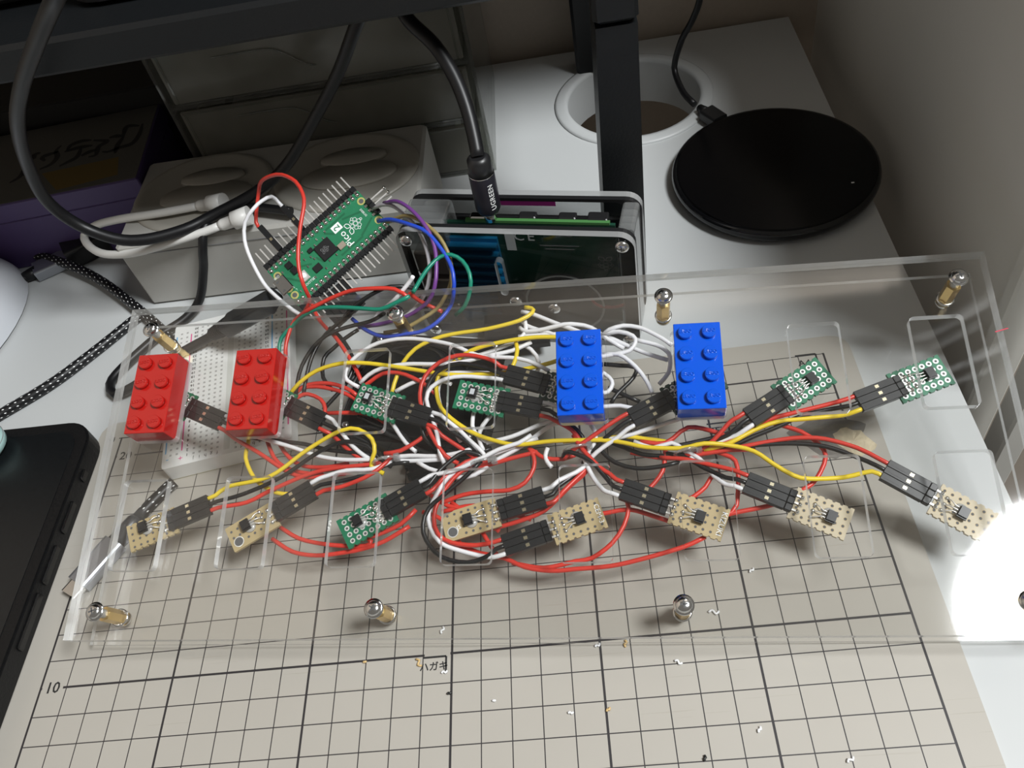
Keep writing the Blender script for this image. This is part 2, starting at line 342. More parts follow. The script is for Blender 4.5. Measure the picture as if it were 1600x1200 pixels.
for (x, y, a, L, colr, lab) in SW:
    mb = MB(); mb.tube(smooth_path([(0, 0, .4), (L*.35, L*.25, .5), (L*.7, -L*.12, .5), (L, L*.2, .4)], .5), [.4]*len(smooth_path([(0, 0, .4), (L*.35, L*.25, .5), (L*.7, -L*.12, .5), (L, L*.2, .4)], .5)), 5)
    tag(obj('plastic_shaving', mb, colr == 'w' and CHIPW or colr == 't' and CHIPT or WIRE['k'], None, T(x, y, 0)@RZ(a)), lab, 'shaving', 'shavings scattered on the cutting mat')

# ================================================================== acrylic assembly
PX0, PX1, PY0, PY1 = -11.35, 308.65, -23.5, 104.5
SLX, SLY = 17.3, 33.0
slots = [rrect(c*40, r*48, c*40+SLX, r*48+SLY, 1.7) for r in (0, 1) for c in range(8)]
SX = [-1.35, 98.65, 198.65, 298.65]; SYY = [-14.0, 95.0]
shole = lambda: [[(x+1.6*math.cos(a*math.pi/8), y+1.6*math.sin(a*math.pi/8)) for a in range(16)] for x in SX for y in SYY]
rect = [(PX0, PY0), (PX1, PY0), (PX1, PY1), (PX0, PY1)]
o = link('acrylic_sheet', sheet('slotted_sheet', rect, slots+shole(), 2.95, [ACR, ACR_EDGE, SLOT_EDGE], -2.95), None, PLATE)
tag(o, 'top clear acrylic sheet cut with sixteen brick-sized slots', 'acrylic sheet', 'stacked clear acrylic sheets')
text('pen_mark', '/', 6, mat('red_pen', (.5, .02, .05), .6), o, T(308.0, 74, .05)@RZ(-60), depth=.03)['label'] = 'short red pen stroke'
o = link('acrylic_sheet', sheet('middle_sheet', rect, shole(), 1.95, [ACR, ACR_EDGE, ACR_EDGE], -4.98), None, PLATE)
tag(o, 'unslotted clear acrylic sheet pressed right under the slotted one', 'acrylic sheet', 'stacked clear acrylic sheets')
o = link('acrylic_sheet', sheet('base_sheet', rect, shole(), 2.0, [ACR, ACR_EDGE, ACR_EDGE], -17.0), None, PLATE)
tag(o, 'lowest clear acrylic sheet, held below the others by brass pillars', 'acrylic sheet', 'stacked clear acrylic sheets')
# brass pillars with screws
def hexa(r): return [(r*math.cos(math.radians(60*k+15)), r*math.sin(math.radians(60*k+15))) for k in range(6)]
me_sp = MB().prism(hexa(2.6), -14.95, -5.05).mesh('spacer', BRASS)
me_hd = MB().lathe([(2.7, .35), (2.7, .7), (2.45, 1.35), (1.6, 1.85), (.6, 2.02), (0, 2.04)], 24).cyl(1.45, -5.0, .4, 12).mesh('screw', CHROME)
cr = MB()
for a in (0, 90): cr.box((0, 0, 1.86), (2.4, .5, .5), M=RZ(a+20))
me_cr = cr.mesh('cross_recess', HOLE)
me_wa = MB().lathe([(3.3, 0.0), (3.3, .35), (1.5, .35), (1.5, 0.0)], 24).mesh('washer', CHROME)
me_nt = MB().lathe([(0, -19.0), (1.6, -18.9), (2.7, -18.2), (2.8, -17.05)], 20).cyl(1.45, -17.1, -14.9, 12).mesh('lower_screw', CHROME)
me_lw = MB().lathe([(3.2, -15.0), (3.2, -14.7), (2.6, -14.7)], 24, cap=False).mesh('lower_washer', CHROME)
SLAB = {(0, 0): 'at the near corner beside the phone', (1, 0): 'second along the near edge from the phone', (2, 0): 'third along the near edge, over the bare grid', (3, 0): 'at the near right corner beside the lamp glare',
        (0, 1): 'just above the leftmost red brick', (1, 1): 'above the tangle near the blue jumper wire', (2, 1): 'just above the two blue bricks', (3, 1): 'at the far right corner past the desk edge'}
for i, x in enumerate(SX):
    for j, y in enumerate(SYY):
        t = thing('standoff', 'brass pillar with chrome cross-head screw '+SLAB[(i, j)], 'standoff', PLATE@T(x, y, 0), 'brass standoffs of the acrylic stand')
        link('spacer', me_sp, t); s_ = link('screw', me_hd, t, RZ(37*i+61*j)); link('cross_recess', me_cr, s_); link('washer', me_wa, t); link('lower_screw', me_nt, t); link('lower_washer', me_lw, t)

# ================================================================== toy bricks in the slots
def brick_body():
    m = MB(); m.box((0, 0, 4.8), (15.8, 31.8, 9.6), bev=.18); return m
BX = brick_body()
me_stud = MB().lathe([(2.42, 0), (2.42, 1.58)], 28).lathe([(2.42, 1.58), (2.3, 1.7)], 28, smooth=False).mesh
logo = text_mesh('LEGO', 1.7, .34, spacing=.95, bold=.02)
for (c, dx, dy, rz, mtl, flip, lab) in ((0, -.3, .1, 0, RED_ABS, 8, 'red eight-stud toy brick at the far left, nearest the phone'), (1, -.5, -.2, .5, RED_ABS, 8, 'red eight-stud toy brick over the right side of the breadboard'),
                         (4, -.5, -.3, .4, BLUE_ABS, 0, 'blue eight-stud toy brick on the left, amid the white wires'), (5, .1, -.2, -.6, BLUE_ABS, 0, 'blue eight-stud toy brick on the right, nearest the B5 mark')):
    t = thing('toy_brick', lab, 'toy brick', PLATE@T(c*40+SLX/2+dx, 48+SLY/2+dy, -2.9)@RZ(rz), 'red toy bricks in the slots' if mtl is RED_ABS else 'blue toy bricks in the slots')
    obj('body', BX, mtl, t); ms = me_stud('stud', mtl); lg = logo.copy(); lg.materials.append(mtl)
    for ix in (-4, 4):
        for iy in (-12, -4, 4, 12):
            s_ = link('stud', ms, t, T(ix, iy, 9.6)); link('raised_lettering', lg, s_, T(0, 0, 1.74)@RZ(flip))

# ================================================================== hall sensor boards and their jumper wires
SENS = {'b1': {'A': (0.16, 13.14), 'B': (17.66, 20.09), 'E': (30.42, 25.25), 'C': (5.8, 17.29), 'm': 't', 'W': 10.4, 'w': [('y', [(70.2, 160.4, 25.7), (86.3, 162.1, 26.8), (100.5, 170.0, 29.7), (113.3, 175.4, 31.8), (120.3, 174.9, 32.0), (125.2, 171.1, 30.2), (125.9, 166.7, 28.1), (124.0, 162.9, 25.0), (128.4, 160.4, 22.8)]), ('k', [(76.0, 156.9, 24.8), (90.6, 161.5, 26.4), (105.2, 169.3, 28.9), (115.0, 171.7, 29.8), (123.2, 169.7, 28.1), (126.5, 165.9, 25.8), (131.3, 162.4, 23.4)]), ('r', [(77.4, 154.0, 23.5), (86.4, 157.6, 24.3), (99.9, 161.9, 25.3), (109.6, 163.4, 25.4), (123.1, 163.5, 25.1), (129.4, 164.6, 23.9)])]}, 'b2': {'A': (39.99, 11.75), 'B': (56.71, 19.97), 'E': (69.95, 29.79), 'C': (45.83, 16.97), 'm': 't', 'W': 10, 'scal': 0, 'hole': 1, 'w': [('w', [(107.7, 159.9, 26.0), (115.3, 161.4, 26.0), (124.6, 161.1, 25.5), (131.5, 164.3, 24.4)]), ('k', [(112.5, 157.7, 24.9), (121.7, 159.7, 24.3), (129.1, 163.1, 24.0), (138.0, 163.8, 23.3)]), ('r', [(113.1, 155.3, 24.8), (122.1, 158.0, 25.1), (127.7, 161.2, 25.6), (132.0, 166.3, 25.0)])]}, 'b3': {'A': (82.21, 12.83), 'B': (99.51, 22.97), 'E': (110.63, 28.93), 'C': (87.56, 17.5), 'm': 'g', 'W': 11.6, 'w': [('w', [(147.4, 155.8, 25.3), (154.4, 156.2, 25.7), (161.6, 158.0, 26.5), (171.9, 162.2, 27.3), (179.0, 163.9, 27.4), (183.7, 166.5, 27.7)]), ('k', [(150.1, 157.5, 25.4), (156.8, 162.6, 26.1), (160.9, 163.7, 25.6), (166.6, 161.6, 23.5)]), ('r', [(150.3, 154.1, 23.9), (154.0, 156.9, 23.9), (159.2, 160.5, 24.2), (164.7, 162.3, 23.2)])]}, 'b4': {'A': (118.75, 14.2), 'B': (137.83, 19.79), 'E': (154.14, 24.3), 'C': (127.49, 16.88), 'm': 't', 'W': 10.4, 'scal': 0, 'hole': 1, 'cut': 1, 'txt': 'JS', 'tx': 5.3, 'ty': -1.2, 'ts': 2.2, 'tr': 10, 'w': [('w', [(192.4, 148.8, 23.9), (198.3, 151.3, 23.7), (202.1, 154.2, 23.5), (205.7, 159.2, 23.3)]), ('k', [(191.7, 147.0, 22.8), (196.3, 150.2, 22.5), (200.7, 154.0, 22.4), (202.4, 160.2, 23.0)]), ('r', [(193.2, 145.2, 21.9), (198.1, 149.5, 22.4), (202.0, 153.1, 22.6), (204.4, 158.3, 22.5)])]}, 'b5': {'A': (174.04, 18.53), 'B': (156.95, 11.48), 'E': (140.27, 7.47), 'C': (166.25, 16.28), 'm': 't', 'txt': 'CEM-3', 'tx': 1.5, 'ts': 2.5, 'tr': 90, 'W': 11, 'w': [('r', [(161.8, 129.8, 18.3), (153.3, 131.7, 18.4), (148.4, 135.4, 19.0), (147.1, 140.9, 20.3), (149.1, 147.6, 21.8), (154.5, 154.4, 23.5), (160.6, 158.8, 24.0), (167.1, 159.8, 23.6)]), ('k', [(166.0, 126.2, 16.9), (158.4, 124.6, 16.4), (149.5, 127.3, 17.2), (144.3, 133.4, 18.9), (143.3, 138.7, 20.4), (145.6, 144.2, 22.0), (152.7, 149.2, 23.6), (159.9, 154.2, 25.2), (165.3, 158.5, 26.7)]), ('w', [(165.0, 126.1, 16.2), (156.2, 129.0, 16.9), (149.1, 132.5, 17.7), (145.6, 138.2, 19.1), (145.3, 143.6, 20.5), (148.7, 150.0, 22.3), (152.6, 155.1, 23.6), (161.2, 159.6, 24.7), (171.6, 162.4, 25.4), (185.8, 166.5, 25.6)])]}, 'b6': {'A': (214.28, 12.86), 'B': (197.19, 18.97), 'E': (180.81, 26.16), 'C': (206.16, 15.63), 'm': 't', 'txt': 'KIZUKI', 'tx': 1.4, 'ts': 2.7, 'tr': 90, 'W': 11.4, 'w': [('r', [(209.8, 149.0, 24.2), (206.9, 151.5, 24.6), (201.6, 158.6, 26.2), (198.7, 165.2, 26.5)]), ('k', [(208.9, 147.3, 23.3), (204.1, 153.9, 25.5), (199.1, 157.0, 26.7), (195.5, 158.7, 26.2), (194.2, 158.0, 23.4)]), ('w', [(207.1, 143.9, 22.1), (204.3, 148.5, 22.9), (202.7, 152.7, 23.5), (200.8, 159.2, 24.8), (199.3, 163.7, 24.5)])]}, 'b7': {'A': (253.13, 12.07), 'B': (236.28, 20.0), 'E': (221.97, 27.03), 'C': (247.72, 14.49), 'm': 'p', 'W': 11.2, 'w': [('r', [(251.0, 145.5, 23.7), (243.4, 148.8, 23.7), (235.9, 151.9, 23.7), (227.8, 154.5, 22.3)]), ('k', [(248.5, 143.5, 22.5), (241.4, 148.6, 22.8), (236.0, 153.2, 23.1), (230.1, 156.1, 22.2)]), ('w', [(248.2, 141.4, 21.5), (244.9, 145.0, 21.7), (242.2, 150.3, 22.5), (239.6, 153.5, 22.7), (234.7, 157.4, 22.7)])]}, 'b8': {'A': (295.49, 9.74), 'B': (280.33, 19.72), 'E': (266.42, 29.88), 'C': (287.78, 14.63), 'm': 'p', 'W': 11.4, 'w': [('r', [(292.6, 148.0, 24.9), (283.3, 152.5, 25.5), (275.7, 154.2, 25.4), (267.9, 154.6, 24.9), (257.1, 154.2, 24.1), (247.3, 153.8, 23.1), (236.4, 154.2, 22.3)]), ('k', [(292.1, 145.2, 23.5), (282.9, 150.3, 24.3), (272.9, 152.9, 24.4), (262.5, 154.0, 24.1), (254.4, 154.4, 23.6), (238.8, 155.3, 22.1)]), ('y', [(286.2, 139.3, 21.6), (275.4, 140.0, 21.8), (270.5, 141.6, 22.3), (264.7, 146.1, 23.7), (259.2, 151.0, 25.2), (251.6, 153.9, 26.0), (243.1, 155.0, 27.3), (235.4, 154.6, 26.6), (223.6, 156.6, 26.5), (216.3, 159.4, 26.6), (208.5, 161.6, 26.6), (191.5, 163.5, 26.8), (178.6, 163.8, 26.5), (169.9, 166.6, 27.0), (161.4, 171.0, 28.2), (152.6, 178.9, 30.3), (149.7, 185.7, 32.1), (150.4, 193.7, 34.3), (157.3, 199.2, 36.0)])]}, 't1': {'A': (-5.67, 73.92), 'B': (15.64, 64.15), 'E': (30.17, 57.64), 'C': (-1.9, 71.66), 'm': 'g', 'W': 11, 'glue': 0, 'w': [('w', [(75.7, 180.2, 31.3), (84.7, 176.3, 30.0), (94.1, 172.6, 28.8), (103.5, 168.6, 27.3), (112.7, 166.3, 26.3), (123.1, 165.4, 25.6), (128.5, 166.1, 24.3)]), ('k', [(72.1, 180.0, 30.6), (90.5, 175.5, 29.1), (98.4, 173.9, 28.2), (107.8, 170.8, 27.0), (118.7, 168.6, 26.0), (126.4, 167.4, 24.1)]), ('r', [(71.0, 178.9, 29.8), (80.6, 172.6, 27.7), (87.7, 167.4, 25.8), (92.4, 164.5, 24.5), (99.2, 162.1, 23.4), (113.7, 162.4, 22.6)])]}, 't2': {'A': (35.72, 73.32), 'B': (56.88, 63.16), 'E': (70.69, 55.51), 'C': (39.67, 71.07), 'm': 'g', 'W': 11, 'glue': 0, 'w': [('w', [(111.1, 178.7, 31.3), (117.3, 170.5, 28.0), (122.9, 166.2, 25.3), (127.8, 165.0, 23.5)]), ('k', [(114.6, 175.7, 29.9), (122.8, 171.7, 27.4), (126.9, 167.8, 24.3)]), ('r', [(109.5, 175.6, 29.4), (114.2, 171.0, 27.1), (121.1, 166.0, 24.2), (128.2, 164.3, 22.9)])]}, 't3': {'A': (82.78, 65.76), 'B': (99.92, 59.48), 'E': (111.86, 55.11), 'C': (87.72, 64.58), 'm': 'g', 'W': 11.6, 'lab': 1, 'glue': 0, 'w': [('w', [(151.4, 177.1, 31.3), (152.7, 176.0, 30.5), (157.9, 171.3, 28.7), (161.1, 167.8, 27.0), (165.3, 163.5, 25.1), (166.9, 160.9, 22.8)]), ('k', [(153.5, 172.4, 29.4), (161.3, 166.3, 26.3), (164.7, 163.0, 23.4)]), ('r', [(150.9, 170.5, 28.4), (157.5, 166.1, 25.2), (162.9, 162.1, 22.7)])]}, 't4': {'A': (121.35, 64.79), 'B': (140.15, 59.76), 'E': (153.08, 56.88), 'C': (127.85, 64.29), 'm': 'g', 'W': 11.4, 'lab': 1, 'w': [('w', [(193.7, 175.3, 31.3), (200.5, 172.3, 30.0), (205.3, 167.8, 28.3), (206.5, 163.3, 26.0), (203.7, 159.2, 23.8), (199.7, 156.5, 22.0)]), ('k', [(192.5, 173.2, 30.1), (197.6, 169.7, 27.9), (201.8, 165.0, 25.4), (201.7, 160.4, 22.9)]), ('r', [(192.2, 171.1, 29.1), (198.3, 166.9, 27.5), (200.8, 163.1, 25.9), (203.1, 160.0, 23.5)])]}, 't5': {'A': (172.99, 60.34), 'B': (153.56, 66.38), 'E': (139.98, 71.23), 'C': (169.18, 61.13), 'm': 'd', 'W': 11.4, 'glue': 0, 'w': [('r', [(172.2, 194.5, 38.3), (165.5, 197.6, 38.8), (158.7, 199.0, 38.8), (151.7, 197.4, 38.0), (145.8, 192.7, 36.4), (143.6, 186.2, 34.3), (144.5, 178.8, 32.0), (147.4, 170.3, 29.4), (152.0, 162.9, 26.1), (156.4, 160.3, 24.1)]), ('k', [(167.4, 193.4, 37.1), (159.4, 196.0, 37.5), (152.7, 195.2, 37.0), (148.1, 191.7, 35.7), (144.7, 184.6, 32.5), (143.4, 176.2, 28.9), (144.3, 171.4, 26.8), (148.3, 167.1, 24.8)]), ('w', [(167.1, 189.6, 35.4), (160.3, 191.1, 35.6), (153.5, 191.0, 35.5), (148.0, 188.5, 34.7), (145.9, 184.1, 33.3), (147.6, 177.5, 31.4), (149.5, 170.6, 29.5), (150.0, 164.4, 26.7), (151.3, 160.6, 24.6)])]}, 't6': {'A': (216.87, 67.14), 'B': (197.39, 59.08), 'E': (185.15, 51.43), 'C': (213.33, 65.18), 'm': 'd', 'W': 11.4, 'glue': 0, 'w': [('r', [(210.4, 165.3, 29.1), (202.6, 161.4, 27.2), (197.5, 159.0, 25.8), (194.2, 157.5, 23.3)]), ('k', [(213.1, 163.8, 28.3), (208.4, 161.4, 26.1), (204.6, 158.6, 23.7)]), ('w', [(214.6, 161.8, 27.4), (208.6, 159.1, 25.7), (204.4, 156.7, 24.2), (201.8, 154.2, 21.9)])]}, 't7': {'A': (252.99, 67.04), 'B': (236.99, 56.57), 'E': (225.15, 49.79), 'C': (247.44, 63.28), 'm': 'g', 'W': 11.6, 'glue': 0, 'w': [('r', [(253.0, 161.9, 28.3), (246.7, 157.2, 25.3), (240.9, 154.7, 23.0)]), ('k', [(252.3, 158.2, 26.6), (243.4, 156.5, 23.0)]), ('w', [(254.8, 157.6, 26.3), (252.3, 157.5, 25.3), (245.6, 156.4, 24.0), (238.8, 155.5, 22.7)])]}, 't8': {'A': (292.02, 65.03), 'B': (274.29, 58.65), 'E': (261.56, 53.9), 'C': (286.07, 63.03), 'm': 'g', 'W': 11.6, 'glue': 0, 'w': [('r', [(285.7, 163.9, 29.2), (274.8, 162.8, 28.3), (266.7, 161.9, 27.4), (259.6, 159.7, 26.2), (252.1, 156.4, 24.6), (240.9, 154.8, 22.0)]), ('k', [(287.6, 162.6, 28.3), (277.4, 161.7, 27.5), (268.8, 159.2, 26.2), (260.5, 157.2, 25.0), (251.9, 155.1, 23.8), (238.7, 154.9, 21.6)]), ('y', [(290.3, 160.1, 27.4), (279.7, 160.4, 27.3), (269.0, 160.6, 27.2), (260.7, 158.7, 26.5), (251.9, 155.3, 25.4), (243.1, 154.9, 23.1)])]}}
BOARDLAB = {
 't1': ('green sensor board mostly hidden under the leftmost red brick', 'under the leftmost red brick'), 't2': ('green sensor board mostly hidden under the red brick beside the tangle', 'under the red brick beside the tangle'),
 't3': ('green sensor board below the empty slot right of the red bricks', 'right of the red bricks'), 't4': ('green sensor board below the empty slot left of the blue bricks', 'left of the blue bricks'),
 't5': ('dark sensor board tucked under the left blue brick', 'under the left blue brick'), 't6': ('dark sensor board tucked under the right blue brick', 'under the right blue brick'),
 't7': ('green sensor board lying over the A4 mark of the mat', 'over the A4 mark'), 't8': ('green sensor board at the far right over the white desk', 'at the far right'),
 'b1': ('tan sensor board beside the black braided cable plug', 'beside the braided cable plug'), 'b2': ('tan sensor board with a round hole, below the breadboard', 'with a round hole below the breadboard'),
 'b3': ('green sensor board in the near row over the red loops', 'in the near row'), 'b4': ('tan sensor board with a round hole and JS letters', 'lettered JS'),
 'b5': ('tan sensor board lettered CEM-3 on its end', 'lettered CEM-3'), 'b6': ('tan sensor board with a white word along its end', 'with a white word along its end'),
 'b7': ('pale tan sensor board, second from the near right corner', 'second from the near right corner'), 'b8': ('pale tan sensor board overhanging the mat at the near right', 'overhanging the mat')}
def scallop(L, W, pitch=2.54, r=.55):
    out = []; n = int(L/pitch); m0 = (L-n*pitch)/2+pitch/2
    for sgn, rng in ((-1, range(n)), (1, range(n-1, -1, -1))):
        y = sgn*W/2
        out.append(((0 if sgn < 0 else L), y))
        for k in rng:
            cx = m0+k*pitch
            for q in range(5):
                a = math.pi*q/4; out.append((cx+sgn*r*math.cos(a), y-sgn*r*math.sin(a)))
        out.append(((L if sgn < 0 else 0), y))
    return out
HOUSE = MB().box((-7, 0, 0), (14, 2.46, 2.5), bev=.12).box((-3.6, 0, 1.22), (5.0, .8, .18)).box((-11.2, 0, 1.22), (5.2, 2.0, .12)).mesh('housing', HOUS)
CONT = MB().box((-7.9, 0, 1.28), (1.35, 1.15, .12), bev=.03).mesh('contact', GOLD)
CHIP = MB().prism([(-1.55, -2.05), (1.55, -2.05), (1.55, 2.05), (-1.55, 2.05)], 0, 1.0).prism([(-1.4, -1.6), (1.4, -1.6), (1.4, 1.6), (-1.4, 1.6)], 1.0, 1.65).mesh('chip', BLK)
CHIP_LAB = MB().box((0, 0, 1.68), (1.7, 2.2, .04)).mesh('printed_label', mat('pale_chip_print', (.5, .52, .55), .5))
for key, d in SENS.items():
    A, B, E, CH = [Vector((*q, 0)) for q in (d['A'], d['B'], d['E'], d['C'])]
    ax = (E-A).normalized(); ang = math.degrees(math.atan2(ax.y, ax.x)); L = (B-A).length; LE = (E-A).dot(ax)
    hb = d.get('h', -9.0)
    F = PLATE@T(A.x, A.y, hb)@RZ(ang)
    col = {'g': PCB_G, 'd': PCB_D, 't': PCB_T, 'p': PCB_T2}[d['m']]
    W = d.get('W', 10.6)
    t = thing('sensor_board', BOARDLAB[key][0], 'circuit board', F, 'hall sensor boards under the acrylic')
    outl = scallop(L, W) if d.get('scal', 1) else [(0, -W/2), (L, -W/2), (L, W/2), (L*.25, W/2), (0, W*.32)] if d.get('cut') else rrect(0, -W/2, L, W/2, .3)
    obj('board', MB().prism(outl, -1.2, 0), col, t)
    rings = MB(); holes = MB(); n = int(L/2.54); nr = 3 if W < 10.3 else 4
    m0 = (L-n*2.54)/2+1.27
    for k in range(n):
        for q in range(nr):
            y = (q-(nr-1)/2)*2.54; x = m0+k*2.54
            if d.get('hole') and x < 5.5 and y < 0: continue
            rings.ring(.48, .95 if d['m'] in 'gd' else .62, .02, 12, 0, T(x, y, 0)); holes.ring(0.0, .48, .03, 8, 0, T(x, y, 0))
    po = obj('pads', rings, PADRING if d['m'] in 'gd' else COPPER_TAN, t); po['kind'] = 'stuff'
    ho = obj('drill_holes', holes, HOLE, t); ho['kind'] = 'stuff'
    if d.get('hole'):
        obj('mounting_hole', MB().ring(0, 1.6, .04, 24, 0, T(2.9, -2.2, 0)), HOLE, t); obj('hole_rim', MB().ring(1.6, 1.95, .04, 24, 0, T(2.9, -2.2, 0)), PADRING, t)
    c = CH-A; cx = c.dot(ax); cy = c.dot(Vector((-ax.y, ax.x, 0)))
    ch = link('chip', CHIP, t, T(cx, cy, .9)@RZ(d.get('crot', 0)))
    if d.get('lab'): link('printed_label', CHIP_LAB, ch)
    for q in (-1, 0, 1):
        lx = cx+1.5; yy = q*1.1
        obj('lead', MB().tube(smooth_path([(lx, cy+yy, 1.4), (lx+1.6, cy+yy, 1.5), (lx+3.0, cy+q*1.9, 1.2), (lx+4.4, cy+q*2.3, .1)], .5), .22, 5), STEEL, t)
        obj('solder_joint', MB().lathe([(.8, 0), (.7, .25), (.3, .5), (0, .55)], 10, 0, T(lx+4.4, cy+q*2.3, 0)), SOLDER, t)
    if d.get('glue', 1):
        obj('glue_blob', MB().lathe([(2.3, 0), (2.1, .5), (1.3, .85), (0, .95)], 18, 0, T(cx+.9, cy-.8, 0)), GLUE, t)
    hz = 0.6
    hx = LE-14.0
    hd = MB()
    for q in (-1, 0, 1): hd.box((hx-1.25, q*2.54, hz), (2.4, 2.5, 2.4), bev=.25)
    obj('pin_header', hd, HOUS, t)
    for q in (-1, 0, 1):
        obj('pin', MB().box((hx-3.6, q*2.54, hz-.3), (2.8, .6, .6)), STEEL, t); obj('solder_joint', MB().lathe([(.95, 0), (.85, .35), (.4, .8), (0, .9)], 10, 0, T(hx-4.4, q*2.54, 0)), SOLDER, t)
    if d.get('txt'): text('board_lettering', d['txt'], d.get('ts', 2.2), INK_W, t, T(d.get('tx', 1.6), d.get('ty', 0), .04)@RZ(d.get('tr', 90)), depth=.03)
    # jumper wires: one housing each
    up = 1 if ax.x > 0 else -1
    for i, (cl, P) in enumerate(d['w']):
        off = (1-i)*2.54*up
        H = F@T(LE, off, hz)
        wt = thing('jumper_wire', CNAME[cl]+' jumper wire plugged into the sensor board '+BOARDLAB[key][1], 'wire', H, 'jumper wires of the sensor boards')
        link('housing', HOUSE, wt, T(0, 0, 0)); link('contact', CONT, wt)
        Hi = H.inverted()
        pts = [Vector((-1, 0, 0)), Vector((3.0, 0, 0))]+[Hi@Vector(p) for p in P]
        obj('insulation', MB().tube(smooth_path(pts), .82, 8), WIRE[cl], wt)

